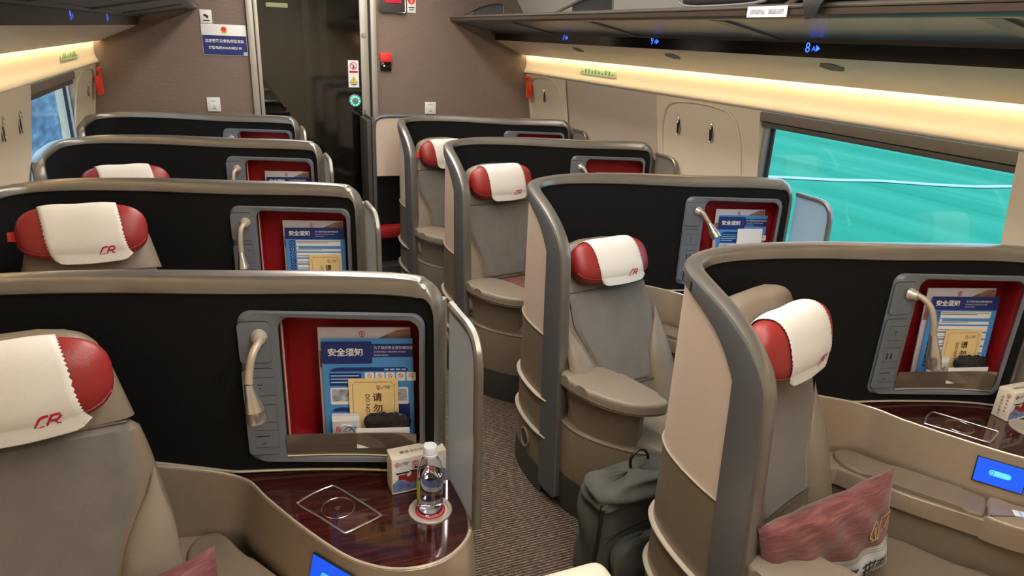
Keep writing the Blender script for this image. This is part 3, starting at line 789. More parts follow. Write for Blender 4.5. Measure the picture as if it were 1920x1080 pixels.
for k in SEATS:
    seats[k] = tag(make_seat(k), SL[k], 'seat', 'recliners inside the pods')

# ---- red headrest pillows and white cloths
PNF = {'R1': .004}
PIL = {'L1': (.105, .0), 'L2': (.095, 0), 'L3': (.09, 0), 'R1': (.150, 0), 'R2': (.125, 0), 'R3': (.115, 0), 'R4': (.13, 0)}
def pil_sec(a, L=.205, hv=.098, hf=.058):
    q = min(1, abs(a)/L); s = (max(0, 1-q**3.8))**(1/2.6); return hv*(.25+.75*s if q < 1 else 0)*(1 if q < 1 else 0)*1.0 if False else hv*s, hf*s
def wrap_pt(T, r, d, f, pv, a, th, off):
    hv, hf = pil_sec(a); c, s_ = math.cos(th), math.sin(th)
    e = .8; cc = math.copysign(abs(c)**e, c); ss = math.copysign(abs(s_)**e, s_)
    return T+r*a+d*(pv-(hv+off)*ss)+f*(.052+(hf+off)*cc)
for k, (pv, roll) in PIL.items():
    T, r, d, f = backframe(k); T = T+f*PNF.get(k, 0)
    c0 = T+d*pv+f*.05
    V = []; F = []; na, nt_ = 30, 28
    for i in range(na+1):
        t = -math.pi/2+math.pi*i/na; a = .205*math.sin(t)
        for j in range(nt_): V.append(wrap_pt(T, r, d, f, pv, a, 2*math.pi*j/nt_, 0)-c0)
    for i in range(na):
        for j in range(nt_): F.append([i*nt_+j, i*nt_+(j+1) % nt_, (i+1)*nt_+(j+1) % nt_, (i+1)*nt_+j])
    o = mk('headrest_pillow', V, F, redl)
    o.location = c0
    tag(o, {'L1': 'red headrest pillow cropped by the left edge, lower left recliner', 'L2': 'plump red headrest pillow seen whole on the left side', 'L3': 'red headrest pillow peeking over a rim on the left side',
            'R1': 'red headrest pillow turned sideways, above the maroon cushion', 'R2': 'red headrest pillow on the recliner behind the backpack', 'R3': 'red headrest pillow second smallest on the right side',
            'R4': 'smallest red headrest pillow, at the far end near the wall'}[k], 'headrest pillow', 'red headrest pillows')
    sm = [wrap_pt(T, r, d, f, pv, -.198+.396*q/20, -math.radians(52), .001)-c0 for q in range(21)]
    tube('seam', sm, .002, redl, o, seg=5)
    if k != 'L1':
        tp = wrap_pt(T, r, d, f, pv, -.203, 0, 0)-c0-f*.055
        V = [tp+r*x+d*y+f*n for n in (0, .003) for x, y in ((.01, -.02), (-.035, -.016), (-.035, .016), (.01, .02))]
        tg = mk('red_tag', V, [[0, 1, 2, 3], [4, 5, 6, 7], [0, 1, 5, 4], [1, 2, 6, 5], [2, 3, 7, 6], [3, 0, 4, 7]], redtag, o, smooth=False); tg['label'] = 'bright red fabric tag'
    # cloth
    V = []; F = []; nu_, nv_ = 16, 70
    th0, th1 = math.radians(150), math.radians(-48)
    cw = .120
    def cpt(s, t, off=.004):
        a = (s*2-1)*cw-.028+.062*t
        tail = max(0, t-.82)/.18
        th = th0+(th1-th0)*min(1, t/.82)
        p = wrap_pt(T, r, d, f, pv, a, th, off+.002*math.sin(7*s+5*t)*math.sin(math.pi*s))
        rc = 1-(max(0, abs(s*2-1)-.75)/.25)**2*.45
        p = p+d*(.035*tail*rc)+f*(-.008*tail)
        return p
    for i in range(nu_+1):
        for j in range(nv_+1):
            s = i/nu_; zig = (.0022 if j % 2 else -.0022) if i in (0, nu_) else 0
            V.append(cpt(s, j/nv_)+r*zig-c0)
    for i in range(nu_):
        for j in range(nv_): F.append([i*(nv_+1)+j, (i+1)*(nv_+1)+j, (i+1)*(nv_+1)+j+1, i*(nv_+1)+j+1])
    cl = mk('headrest_cloth', V, F, cloth); cl.location = c0
    mo = cl.modifiers.new('thick', 'SOLIDIFY'); mo.thickness = .0015; mo.offset = 1
    tag(cl, {'L1': 'white cloth draped over the pillow at the left edge, large red logo', 'L2': 'white zigzag-edged cloth draped over the whole left-side pillow', 'L3': 'strip of white cloth over the half-hidden left pillow',
             'R1': 'white cloth drooping over the sideways pillow, above maroon cushion', 'R2': 'white cloth over the pillow of recliner behind backpack', 'R3': 'white cloth on the third right-side pillow, red logo showing',
             'R4': 'white cloth on the farthest right pillow, cut off by a shell'}[k], 'headrest cloth', 'white headrest cloths')
    LV, LF = cr_logo(.0185, .22)
    # map logo onto the cloth: x -> across, y -> along wrap
    VV = []
    for v in LV:
        s = .5+(.055+v.x)/(2*cw)*1.0; t = .79-(v.y)/.235
        VV.append(cpt(s, t, .0075)-c0)
    mk('logo', VV, LF, redink, cl, smooth=False)

# ------------------------------------------------------------------ papers in the cubbies
def place_in(k, x, z, ux=None, tilt=0, fwd=0, lean=.06):
    """matrix for a sheet standing in the cubby of pod k, origin at its bottom centre"""
    dx, dy = PODS[k]; yl = 1.777-.333*(x-.19)
    a = Vector((.24, -.08, 0)).normalized(); up = Vector((0, lean, 1)).normalized()
    nrm = a.cross(up)          # towards viewer (-y)
    if nrm.y > 0: nrm = -nrm
    o = Vector((x+dx, yl+dy, z))+nrm*fwd
    ct, s_ = math.cos(tilt), math.sin(tilt)
    return o, a*ct+up*s_, up*ct-a*s_
GC = 'safety cards in the red cubbies'
def lines(x0, x1, y, n, pitch, h):
    return [[(x0, y-i*pitch), (x1-(.25*(x1-x0) if i == n-1 else 0), y-i*pitch), (x1-(.25*(x1-x0) if i == n-1 else 0), y-i*pitch+h), (x0, y-i*pitch+h)] for i in range(n)]
R_ = lambda x0, x1, y0, y1: [(x0, y0), (x1, y0), (x1, y1), (x0, y1)]
def safety_card(k, x, z0, w_, h_, tilt, kind, label):
    o = box('safety_card', -w_/2, w_/2, 0, h_, -.0010, 0, blue, None)
    placed(o, *place_in(k, x, z0, tilt=tilt, fwd=.022))
    tag(o, label, 'safety card', GC)
    t = h_; W2 = w_/2
    if kind == 'A':
        vf_obj('header', flatpoly([rrect(-W2, W2*.10, t-.075, t-.008, .006), R_(W2*.10, W2, t-.056, t-.016)], .0005), navy, o)
        letters([moved(textvf('安全须知', .0245, bold=.0006), -W2*.48, t-.042, .0010), moved(textvf('为了您的安全请仔细阅读', .0098, 'LEFT'), W2*.14, t-.028, .0010), moved(textvf('在任何紧急情况下 请听从乘务人员的指挥', .0048, 'LEFT'), W2*.14, t-.040, .001), moved(textvf('请勿带走 谢谢合作', .0048, 'LEFT'), W2*.14, t-.050, .001)], white, o)
        pieces('section_bar', flatpoly([[(-W2+.018, t-.098), (W2-.016, t-.098), (W2-.016, t-.090), (W2-.024, t-.086), (-W2+.045, t-.086), (-W2+.028, t-.090)], R_(-W2+.018, -.02, t-.142, t-.104),
                [(-W2+.018, t-.222), (-.0, t-.222), (0, t-.212), (-W2+.045, t-.209), (-W2+.028, t-.213)], R_(.062, W2-.012, t-.28, t-.20)], .0006), navy, o)
        vf_obj('picture_box', flatpoly([rrect(-.010+i*.029, .016+i*.029, t-.128, t-.102, .003) for i in range(5)]+[rrect(-W2+.018, -.005, t-.200, t-.148, .004), rrect(.06, W2-.016, t-.20, t-.148, .004), rrect(-W2+.018, .0, t-.292, t-.228, .004), rrect(-W2+.018, .0, t-.37, t-.30, .004)], .0007), white, o)
        pieces('photo_print', flatpoly([R_(-W2+.022, -.010, t-.190, t-.153), R_(.066, W2-.020, t-.190, t-.153), R_(-W2+.022, -.006, t-.284, t-.234)], .0012), greypic, o)
        V, F = join([moved(strokes([ring(0, 0, .0055, 0, 360, 16), [(-.004, .004), (.004, -.004)]], .0014), .003+i*.029, t-.112, .0013) for i in range(5)])
        vf_obj('pictogram', (V, F), redink, o)
        vf_obj('small_print', flatpoly(lines(-W2+.021, -.026, t-.113, 3, .010, .0035)+[R_(-.008+i*.029, .014+i*.029, t-.126, t-.1235) for i in range(5)][:0]+[R_(.045+i*.016, .057+i*.016, t-.095, t-.0905) for i in range(4)], .0013), sky, o)
    else:
        vf_obj('header', flatpoly([R_(-W2, W2, t-.050, t)], .0005), navy, o)
        letters([moved(textvf('安全须知', .0225, bold=.0006), -W2*.52, t-.026, .0010), moved(textvf('为了您的安全请仔细阅读', .0090, 'LEFT'), W2*.0, t-.018, .0010), moved(textvf('在任何紧急情况下请听从乘务人员的指挥', .0046, 'LEFT'), W2*.0, t-.029, .001), moved(textvf('请勿带走 谢谢合作', .0046, 'LEFT'), W2*.0, t-.038, .001)], white, o)
        vf_obj('icon_square', flatpoly([R_(-W2+.016, -W2+.038, t-.078-i*.027, t-.056-i*.027) for i in range(8)], .0006), navy, o)
        vf_obj('picture_box', flatpoly([R_(-W2+.044, W2-.02, t-.080, t-.055)]+[R_(-W2+.044, W2-.02, t-.104-i*.027, t-.083-i*.027) for i in range(8)], .0007), white, o)
        pieces('section_bar', flatpoly([R_(-W2+.052, W2-.02, t-.093, t-.083)], .0011), blue, o)
        V, F = join([moved(strokes([ring(0, 0, .006, 0, 360, 12)], .002), -W2+.027, t-.067-i*.027, .0012) for i in range(8)])
        vf_obj('pictogram', (V, F), sky, o)
        vf_obj('small_print', flatpoly(lines(-W2+.047, W2-.026, t-.061, 2, .006, .002)+[R_(-W2+.047, W2-.10+(i % 3)*.02, t-.098-i*.027, t-.096-i*.027) for i in range(8)], .0013), groove, o)
    return o
def brochure(k, x, z0, w_, h_, tilt, label):
    o = box('brochure', -w_/2, w_/2, 0, h_, -.006, 0, mat('brochure_cover', (.62, .58, .62), .4), None, .001)
    placed(o, *place_in(k, x, z0, tilt=tilt, fwd=.010)); tag(o, label, 'brochure', 'brochures behind the safety cards')
    t = h_; W2 = w_/2
    pieces('cover_picture', flatpoly([[(W2*.25, t-.035), (W2-.002, t-.035), (W2-.002, t-.004), (W2*.7, t-.008)], [(-W2+.002, t-.12), (-W2+.02, t-.12), (-W2+.02, t-.07), (-W2+.002, t-.07)]], .0006), brownpic, o)
    vf_obj('emblem', moved(rail_logo(.016), -W2*.05, t-.020, .0008), redink, o)
    return o
def dnd_card(k, x, z0, w_, h_, tilt, label, blank=False):
    o = box('door_hanger_card' if not blank else 'white_card', -w_/2, w_/2, 0, h_, -.0012, 0, white if blank else yellow, None)
    placed(o, *place_in(k, x, z0, tilt=tilt, fwd=.030))
    tag(o, label, 'card', None if blank else 'yellow do-not-disturb cards')
    if blank: return o
    t = h_; W2 = w_/2; a = .011
    fr = [(-W2+a, 0.02), (-W2+a, t-a-.006), (-W2+a+.006, t-a-.006), (-W2+a+.006, t-a), (W2-a-.006, t-a), (W2-a-.006, t-a-.006), (W2-a, t-a-.006), (W2-a, .02)]
    vf_obj('border', moved(strokes([fr], .0011), 0, 0, .0004), brownink, o)
    letters([moved(textvf('请', .028, bold=.0006), .010, t-.060, .0005), moved(textvf('勿', .028, bold=.0006), .011, t-.094, .0005), moved(textvf('DO NOT', .0165, 'LEFT', bold=.0002), -.018, t-.048, .0005, -math.pi/2)], brownink, o)
    vf_obj('emblem', moved(rail_logo(.012), .014, t-.028, .0005), redink, o)
    vf_obj('logo', moved(cr_logo(.009), .034, t-.028, .0005), navy, o)
    return o
def earphone_bag(k, x, z0, label, s=1):
    w_, h_ = .078*s, .085*s
    o = box('earphone_bag', -w_/2, w_/2, 0, h_, -.003, 0.003, film, None, .0025)
    placed(o, *place_in(k, x, z0, tilt=.03, fwd=.040)); tag(o, label, 'earphone bag', 'earphone bags in the cubby pockets')
    c = tube('earphone_cord', [(.022*math.cos(a)*(1+.08*(i % 3)), .030+.024*math.sin(a)*(1-.1*(i % 2)), .0036+.0006*(i % 3)) for i, a in enumerate([2*math.pi*q/14 for q in range(28)])], .0016, white, o, seg=5)
    box('zip_strip', -w_/2+.001, w_/2-.001, h_-.022, h_-.006, .003, .0038, white, o)
    vf_obj('emblem', moved(rail_logo(.016), -.020, .040, .0062), redink, o)
    vf_obj('logo', moved(cr_logo(.013), .010, .040, .0062), navy, o)
    return o
def bundle(k, x, z0, label, w_=.135):
    V = []; F = []; nu_, nv_ = 28, 14
    for i in range(nu_+1):
        for j in range(nv_+1):
            a = i/nu_*2-1; t = j/nv_*2*math.pi
            s = math.sqrt(max(0, 1-abs(a)**3.5)); rr = (1+.06*math.sin(9*t+a*13)+.05*math.sin(23*a+3*t))
            V.append(Vector((a*w_/2, .016+.029*s*math.sin(t)*rr, .010*s*math.cos(t)*rr)))
    for i in range(nu_):
        for j in range(nv_): F.append([i*(nv_+1)+j, (i+1)*(nv_+1)+j, (i+1)*(nv_+1)+j+1, i*(nv_+1)+j+1])
    o = mk('wrapped_eye_mask', V, F, mat('black_wrap', (.015, .015, .017), .2, bump=.8, bscale=60))
    placed(o, *place_in(k, x, z0, fwd=.046)); tag(o, label, 'wrapped pouch', 'black wrapped pouches in the cubby pockets')
def slip(k, x, z0, w_, h_, tilt, label):
    o = box('paper_slip', -w_/2, w_/2, 0, h_, -.001, 0.001, white); placed(o, *place_in(k, x, z0, tilt=tilt, fwd=.060)); tag(o, label, 'paper slip', 'paper slips in the cubby pockets')
for k in ('L1', 'L2', 'R1', 'R2', 'L3', 'R3'):
    nm = {'L1': 'cubby above the water bottle', 'L2': 'second cubby on the left side', 'R1': 'cubby nearest the right edge', 'R2': 'cubby beside the green window view', 'L3': 'third cubby on the left side', 'R3': 'third cubby on the right side'}[k]
    A = k in ('L1', 'R2')
    lower = {'L1': 0, 'L2': 0, 'R1': .0, 'R2': .0, 'L3': .02, 'R3': .05}[k]
    brochure(k, .302, .875-lower*.5, .255, .352+.003-lower*.3, .012, 'pale brochure standing at the back of '+nm)
    safety_card(k, .312, .880-lower, .252, .322, .018 if k[0] == 'L' else .005, 'A' if A else 'B', 'blue safety card with navy header in '+nm)
    if k == 'R2': dnd_card(k, .355, .88, .13, .255, .02, 'blank white card standing in front of the blue card in cubby beside window', True)
    if k in ('L1', 'L2', 'R1'):
        dnd_card(k, {'L1': .325, 'L2': .350, 'R1': .33}[k], .87, .138, {'L1': .215, 'L2': .215, 'R1': .21}[k], .02, 'yellow do-not-disturb card in '+nm)
        earphone_bag(k, .25 if k != 'L2' else .235, .895, 'clear zip bag of white earphones in '+nm)
        bundle(k, .360, .945, 'black wrapped pouch in the pocket of '+nm)
        slip(k, .350, .885, .15, .062, .03, 'white paper slip before the black pouch in '+nm)

# ------------------------------------------------------------------ things on the tables
def snack_box(name, k, p0, ang, label):
    dx, dy = PODS[k]; W_, D_, H_ = .155, .058, .112
    o = box(name, 0, W_, 0, D_, 0, H_, ivory, None, .0015)
    c, s_ = math.cos(ang), math.sin(ang)
    placed(o, (p0[0]+dx, p0[1]+dy, .8015), (c, s_, 0), (-s_, c, 0)); tag(o, label, 'snack box', 'printed snack boxes on the side tables')
    def face(nm, vf, m, d):      # front face (y=0): x right, y->z
        V = [Vector((v.x, -d, v.y)) for v in vf[0]]; return mk(nm, V, vf[1], m, o, smooth=False)
    face('front_print', flatpoly([R_(.002, W_-.002, .002, H_-.002)]), white, .0004)
    hills = [(.002, .035), (.02, .05), (.035, .040), (.05, .028), (.08, .045), (.11, .040), (.14, .06), (W_-.002, .05), (W_-.002, .012), (.1, .014), (.05, .006), (.002, .006)]
    face('mountain_print', flatpoly([hills]), mat('blue_grey_ink', (.16, .22, .42), .5, noise=.5, nscale=60), .0008)
    face('pavilion_print', flatpoly([[(.02, .052), (.05, .030), (.1, .032), (.1, .040), (.07, .050), (.04, .052)], [(.018, .060), (.042, .060), (.042, .044), (.018, .044)], [(.055, .064), (.10, .064), (.10, .050), (.048, .046)]]), mat('brick_red_ink', (.32, .03, .03), .5), .0011)
    face('roof_print', flatpoly([[(.008, .068), (.052, .068), (.046, .063), (.014, .063)], [(.048, .070), (.108, .070), (.100, .063), (.056, .063)], [(.06, .079), (.10, .079), (.096, .073), (.064, .073)]]), black, .0012)
    face('emblem', moved(rail_logo(.013), .014, H_-.018), redink, .0012)
    face('logo', moved(cr_logo(.009), .033, H_-.018), navy, .0012)
    face('lettering', join([moved(textvf('京', .026), .066, H_-.026), moved(textvf('味', .02), .09, H_-.028)]), redink, .0012)
    vf = moved(textvf('京铁列车套餐', .014), W_*.45, D_*.5, H_+.0006, math.pi); mk('top_lettering', vf[0], vf[1], black, o, smooth=False)
    V, F = join([moved(textvf(c_, .010), .018, .080-i*.013) for i, c_ in enumerate('京铁列车餐饮')]+[moved(textvf(c_, .009), .036, .074-i*.014) for i, c_ in enumerate('品味京铁')])
    mk('side_lettering', [Vector((-.0006, D_-v.x-.004, v.y)) for v in V], F, brownink, o, smooth=False)
    V, F = moved(rail_logo(.014), .036, .092); mk('side_emblem', [Vector((-.0006, D_-v.x-.004, v.y)) for v in V], F, redink, o, smooth=False)
snack_box('snack_box', 'L1', (.330, 1.560), .02, 'white printed snack box behind the water bottle')
snack_box('snack_box', 'R1', (.378, 1.522), -.03, 'white printed snack box cut off by the right edge')
# coaster and bottle
co = lathe('coaster', [(0, .0), (.040, 0), (.0405, .0015), (0, .0018)], mat('red_coaster', (.55, .02, .05), .5), None, 32); co.location = (.412, 1.468, .8008)
tag(co, 'round red coaster under the water bottle', 'coaster')
tube('white_ring', [(.034*math.cos(a), .034*math.sin(a), .0018) for a in [2*math.pi*q/28 for q in range(28)]], .0006, white, co, seg=4, closed=True)
bt = empty('water_bottle', (.412, 1.470, .8030)); bt.scale = (1.22, 1.22, 1.20); tag(bt, 'clear plastic water bottle with white cap on red coaster', 'bottle')
prof = [(.0, .003), (.020, .002), (.026, 0), (.0285, .006), (.0285, .02), (.0275, .028), (.0285, .036), (.0285, .085), (.0280, .090), (.0275, .098), (.0265, .108), (.0235, .120), (.0185, .131), (.0135, .138), (.0128, .140), (.0128, .152)]
lathe('bottle_wall', prof+[(.0120, .152), (.0120, .140), (.0180, .130), (.0228, .119), (.0258, .107), (.0268, .097), (.0278, .085), (.0278, .036), (.0268, .028), (.0278, .02), (.0278, .007), (.024, .0015), (0, .0045)], clear, bt, 36)
lathe('water', [(0, .0052), (.0235, .0025), (.0274, .0075), (.0274, .02), (.0264, .028), (.0274, .036), (.0274, .085), (.0266, .094), (0, .094)], water, bt, 36)
lathe('cap', [(0, .165), (.0135, .165), (.0148, .163), (.0150, .147), (.0160, .146), (.0160, .141), (.0135, .141)], capm, bt, 36)
V = []; F = []
for j in range(9):
    a = math.radians(165+j*5); V += [(.0289*math.cos(a), .0289*math.sin(a), .036), (.0289*math.cos(a), .0289*math.sin(a), .084)]
F = [[2*j, 2*j+2, 2*j+3, 2*j+1] for j in range(8)]
lb = mk('label_strip', V, F, mat('lime_label', (.55, .65, .05), .4), bt)

# ------------------------------------------------------------------ throw cushions
def cushion(name, c, xa, ya, sx_, sy_, label, full=True, th=.10):
    V = []; F = []; n = 32
    def pt(a, b, sg):
        ea = 1-.085*(1-b*b)*a*a; eb = 1-.09*(1-a*a)*b*b
        h = th*((1-a**4)*(1-b**4))**.55*.5*(1+.10*math.sin(4*a+3*b)+.07*math.sin(9*a-5*b))
        h += .006*math.sin(14*a+6*b)*(1-a**4)*(1-b**4)
        return Vector((a*sx_*ea, b*sy_*eb, sg*h))
    for sg in (1, -1):
        k = len(V)
        for i in range(n+1):
            for j in range(n+1): V.append(pt(i/n*2-1, j/n*2-1, sg))
        for i in range(n):
            for j in range(n): F.append([k+i*(n+1)+j, k+(i+1)*(n+1)+j, k+(i+1)*(n+1)+j+1, k+i*(n+1)+j+1])
    o = mk(name, V, F, maroon); placed(o, c, xa, ya); tag(o, label, 'cushion', 'maroon throw cushions')
    if full:
        V = []; F = []; m_ = 40; e_ = .0022
        for i in range(m_+1):
            for j in range(m_+1): V.append(pt(-.99+1.98*i/m_, -.99+.90*j/m_, 1)+Vector((0, 0, e_)))
        for i in range(m_):
            for j in range(m_): F.append([i*(m_+1)+j, (i+1)*(m_+1)+j, (i+1)*(m_+1)+j+1, i*(m_+1)+j+1])
        mk('patterned_band', V, F, mat('band_white', (.62, .66, .70), .6, bump=.3), o)
        def on(vf, a0, b0, rot, off=.004):
            v2, f2 = moved(vf, 0, 0, 0, rot); out = []
            for v in v2:
                a = max(-.985, min(.985, a0+v.x/sx_)); b = max(-.985, min(.985, b0+v.y/sy_)); out.append(pt(a, b, 1)+Vector((0, 0, off)))
            return out, f2
        L = []
        for y in (.010, .0, -.010): L.append([(-.27+.018*q, y) for q in range(31)])
        vf = on(strokes(L, .004), 0, -.16, 0, .0035)
        mk('band_edge', vf[0], vf[1], mat('band_gold', (.42, .36, .24), .6), o, smooth=False)
        L = []
        for q in range(8):
            x = -.25+q*.068+.006*(q % 2)
            for dxx in (0, .019, .038): L.append([(x+dxx+.012*t_/4, -.030+.014*t_) for t_ in range(5)])
            for dyy in (-.018, .0, .018): L.append([(x-.006+.013*t_, dyy) for t_ in range(5)])
        vf = on(strokes(L, .006), 0, -.55, 0, .0055)
        mk('lattice_print', vf[0], vf[1], black, o, smooth=False)
        for nm, g, ox in (('emblem', rail_logo(.058, .09), 0), ('logo', cr_logo(.044, .10), .075)):
            g = ([Vector((v[0]+ox, v[1], 0)) for v in g[0]], g[1]); vf = on(g, .50, .22, .05, .005)
            mk(nm, vf[0], vf[1], gold, o, smooth=False)
    return o
cushion('throw_cushion', (1.512, 1.128, .640), (.51, .01, .075), (0, .05, 1), .255, .178, 'maroon cushion with gold logo leaning on the nearest right recliner')
cushion('throw_cushion', (-.345, 1.39, .615), (.50, .06, .10), (-.08, .38, .92), .27, .17, 'maroon cushion corner at the bottom left beside the armrest', False)
cushion('throw_cushion', (1.56, 3.52, .555), (.58, .2, .02), (-.15, .45, .12), .20, .17, 'dusty pink cushion flat on the third right recliner', False)
cushion('throw_cushion', (1.54, 4.80, .585), (.58, .2, .02), (-.15, .45, .22), .20, .17, 'dusty pink cushion on the farthest right recliner', False)

# ------------------------------------------------------------------ backpack and suitcase
def backpack():
    root = empty('backpack', (1.30, 1.80, 0)); tag(root, 'dark olive backpack standing in the aisle against a seat base', 'backpack')
    def body(name, w_, h_, d_, x, y, z, m, wr=1, tilt=.10):
        V = []; F = []; nz, na = 26, 36
        for j in range(nz+1):
            t = j/nz; s = (max(0, 1-abs(2*t-1)**5))**.35; sh = 1-.10*t
            for i in range(na):
                a = 2*math.pi*i/na; c, q = math.cos(a), math.sin(a)
                cx = math.copysign(abs(c)**.5, c); cy = math.copysign(abs(q)**.6, q)
                wob = wr*(.006*math.sin(5*a+8*t)+.005*math.sin(11*t+2*a))
                V.append(Vector((x+cx*(w_/2*sh*(.80+.20*s)*(.25+.75*s if t > .5 else 1)+wob), y+cy*(d_/2*s*sh+wob)+tilt*t*h_, z+t*h_+.01*math.sin(3*a)*t)))
        for j in range(nz):
            for i in range(na): F.append([j*na+i, j*na+(i+1) % na, (j+1)*na+(i+1) % na, (j+1)*na+i])
        F += [list(range(na)), [nz*na+i for i in range(na)]]
        return mk(name, V, F, m, root)
    body('main_compartment', .42, .46, .20, 0, 0, .002, backpackm)
    body('front_pocket', .34, .26, .07, .01, -.115, .03, backpackm, .7)
    body('top_flap', .40, .09, .19, .0, .012, .400, backpackm, 1.2)
    tube('zip', cr([(-.19, -.085, .30), (-.10, -.083, .325), (.05, -.08, .33), (.18, -.075, .31)], 5), .004, black, root, seg=6)
    tube('carry_loop', cr([(.02, .05, .46), (.01, .05, .52), (.05, .05, .55), (.09, .05, .52), (.10, .05, .46)], 6), .006, black, root, seg=8)
    tube('side_strap', cr([(-.185, -.05, .44), (-.20, -.06, .3), (-.205, -.05, .15), (-.19, -.03, .05)], 5), .008, black, root, seg=6, flat=.4)
    o = tube('strap_buckle', [(-.19, -.055, .43), (-.175, -.07, .45)], .006, chrome, root, seg=8)
    root.rotation_euler = (0, 0, .12)
backpack()
sx = box('suitcase_shell', 0, .235, -.30, .065, .03, .600, mat('cream_shell', (.72, .62, .48), .35), None, .045, 5)
sr = empty('suitcase', (.665, 1.30, 0)); tag(sr, 'cream rounded hard case, only its top at the bottom edge', 'suitcase'); sx.parent = sr
for q in (.06, .24): 
    for yq in (-.19, -.05): lathe('wheel', [(0, .0), (.016, .001), (.018, .015), (.016, .031), (0, .032)], black, sr, 16, Matrix.Translation((q, yq, 0)))

# ------------------------------------------------------------------ carriage shell
YE = 5.84; Y0 = -2.2; XC = .85
struct(box('floor', -1.2, 2.9, Y0, YE+2.2, -.06, 0, carpet))
# end wall around the door opening (x .22 .. 1.16)
V, F = join([boxvf(-1.1, .215, YE, YE+.06, 0, 2.9), boxvf(1.185, 2.85, YE, YE+.06, 0, 2.9), boxvf(.215, 1.185, YE, YE+.06, 2.55, 2.9)])
struct(vf_obj('wall_end', (V, F), endwall_m))
struct(box('wall_rear', -1.1, 2.85, Y0-.05, Y0, 0, 2.9, wallcream))
# ceiling
cc = cr([(-.25, 0, 2.60), (.1, 0, 2.74), (.5, 0, 2.80), (.85, 0, 2.82), (1.2, 0, 2.80), (1.6, 0, 2.74), (1.95, 0, 2.60), (2.3, 0, 2.42), (2.5, 0, 2.15)], 5)
full = cr([(-.80, 0, 2.15), (-.6, 0, 2.42)], 3)[:-1]+cc
V = []
for p in full: V += [(p.x, Y0, p.z), (p.x, YE, p.z)]
struct(mk('ceiling', V, [[2*i, 2*i+1, 2*i+3, 2*i+2] for i in range(len(full)-1)], ceil_m))
def side(s):      # s=+1 right, -1 left ; X(d)
    return lambda d: XC+s*d
WIN = {1: (1.53, 2.82), -1: (3.87, 5.02)}
WB = {1: 1.345, -1: 1.41}
LOW = {1: 1.765, -1: 1.765}
for s, nm in ((1, 'right'), (-1, 'left')):
    X = side(s); wa, wb = WIN[s]; zb = WB[s]
    # wall pieces: above window band, pillars, below
    V = []; F = []
    def slab(prof, y0, y1):
        k = len(V)
        for d, z in prof: V.append((X(d), y0, z)); V.append((X(d), y1, z))
        for i in range(len(prof)-1): F.append([k+2*i, k+2*i+1, k+2*i+3, k+2*i+2])
    full_ = [(LOW[s]-.03, 0), (LOW[s], .4), (LOW[s], 1.0), (1.752, 1.2), (1.722, 1.36), (1.702, 1.48), (1.680, 1.62), (1.668, 1.705)]
    if s == 1: segs = [(Y0, wa), (wb, 3.76), (5.05, YE)]; rec = (3.76, 5.05)
    else: segs = [(Y0, wa), (wb, YE)]; rec = None
    for a, b in segs: slab(full_, a, b)
    slab([(LOW[s]-.03, 0), (LOW[s], .4), (LOW[s], 1.0)], wa, wb)
    # reveals
    for y_ in (wa, wb):
        k = len(V); pr = full_[2:]
        for d, z in pr: V.append((X(d), y_, z)); V.append((X(LOW[s]+.03), y_, z))
        for i in range(len(pr)-1): F.append([k+2*i, k+2*i+1, k+2*i+3, k+2*i+2])
    k = len(V); V += [(X(LOW[s]), wa, 1.0), (X(LOW[s]), wb, 1.0), (X(LOW[s]+.05), wb, 1.0), (X(LOW[s]+.05), wa, 1.0)]; F.append([k, k+1, k+2, k+3])
    struct(mk('wall_'+nm, V, F, wallcream, smooth=True))
    if rec:
        V = []; F = []
        slab([(LOW[s]-.03, 0), (LOW[s], .4), (LOW[s], 1.0), (1.760, 1.2), (1.732, 1.36), (1.712, 1.48), (1.692, 1.62), (1.680, 1.715)], rec[0]-.3, rec[1]+.4)
        struct(mk('wall_right_recess', V, F, recess_m))
    # cove panel (lit cream), valance, dark band
    cov = cr([(1.655, 1.895, 0), (1.66, 1.85, 0), (1.665, 1.80, 0), (1.662, 1.76, 0), (1.650, 1.732, 0), (1.648, 1.715, 0), (1.672, 1.704, 0)], 4)
    V = []
    for p in cov: V += [(X(p.x), Y0, p.y), (X(p.x), YE, p.y)]
    struct(mk('trim_cove_'+nm, V, [[2*i, 2*i+1, 2*i+3, 2*i+2] for i in range(len(cov)-1)], wallcream), 'cream light cove running above the %s windows' % nm)
    val = cr([(1.362, 1.984, 0), (1.375, 1.972, 0), (1.45, 1.935, 0), (1.55, 1.892, 0), (1.605, 1.866, 0), (1.616, 1.862, 0), (1.618, 1.870, 0)], 4)
    V = []
    for p in val: V += [(X(p.x), Y0, p.y), (X(p.x), YE, p.y)]
    k = len(V); V += [(X(1.55), Y0, 1.93), (X(1.55), YE, 1.93), (X(1.36), Y0, 2.0), (X(1.36), YE, 2.0)]
    n_ = len(val)
    F = [[2*i, 2*i+1, 2*i+3, 2*i+2] for i in range(n_-1)]+[[2*n_-2, 2*n_-1, k+1, k]]
    vo = struct(mk('trim_valance_'+nm, V, F, valance_m), 'smooth greyish valance under the %s luggage rack' % nm)
    b_ = box('cove_backing', min(X(1.52), X(1.66)), max(X(1.52), X(1.66)), Y0, YE, 1.905, 1.912, wallcream, vo)
    box('led_strip', min(X(1.58), X(1.625)), max(X(1.58), X(1.625)), Y0, YE, 1.897, 1.903, cove_m, vo)
    bnd = struct(box('trim_dark_band_'+nm, min(X(1.36), X(1.40)), max(X(1.36), X(1.40)), Y0, YE, 1.975, 2.04, gloss_black if s == 1 else mat('brown_band', (.035, .028, .024), .4)), 'dark glossy strip carrying blue seat numbers')
    # window: frame, glass, roller blind
    wn = '1' if s == 1 else '2'
    wr = empty('window_'+wn); wr['kind'] = 'structure'
    gx = X(1.742)
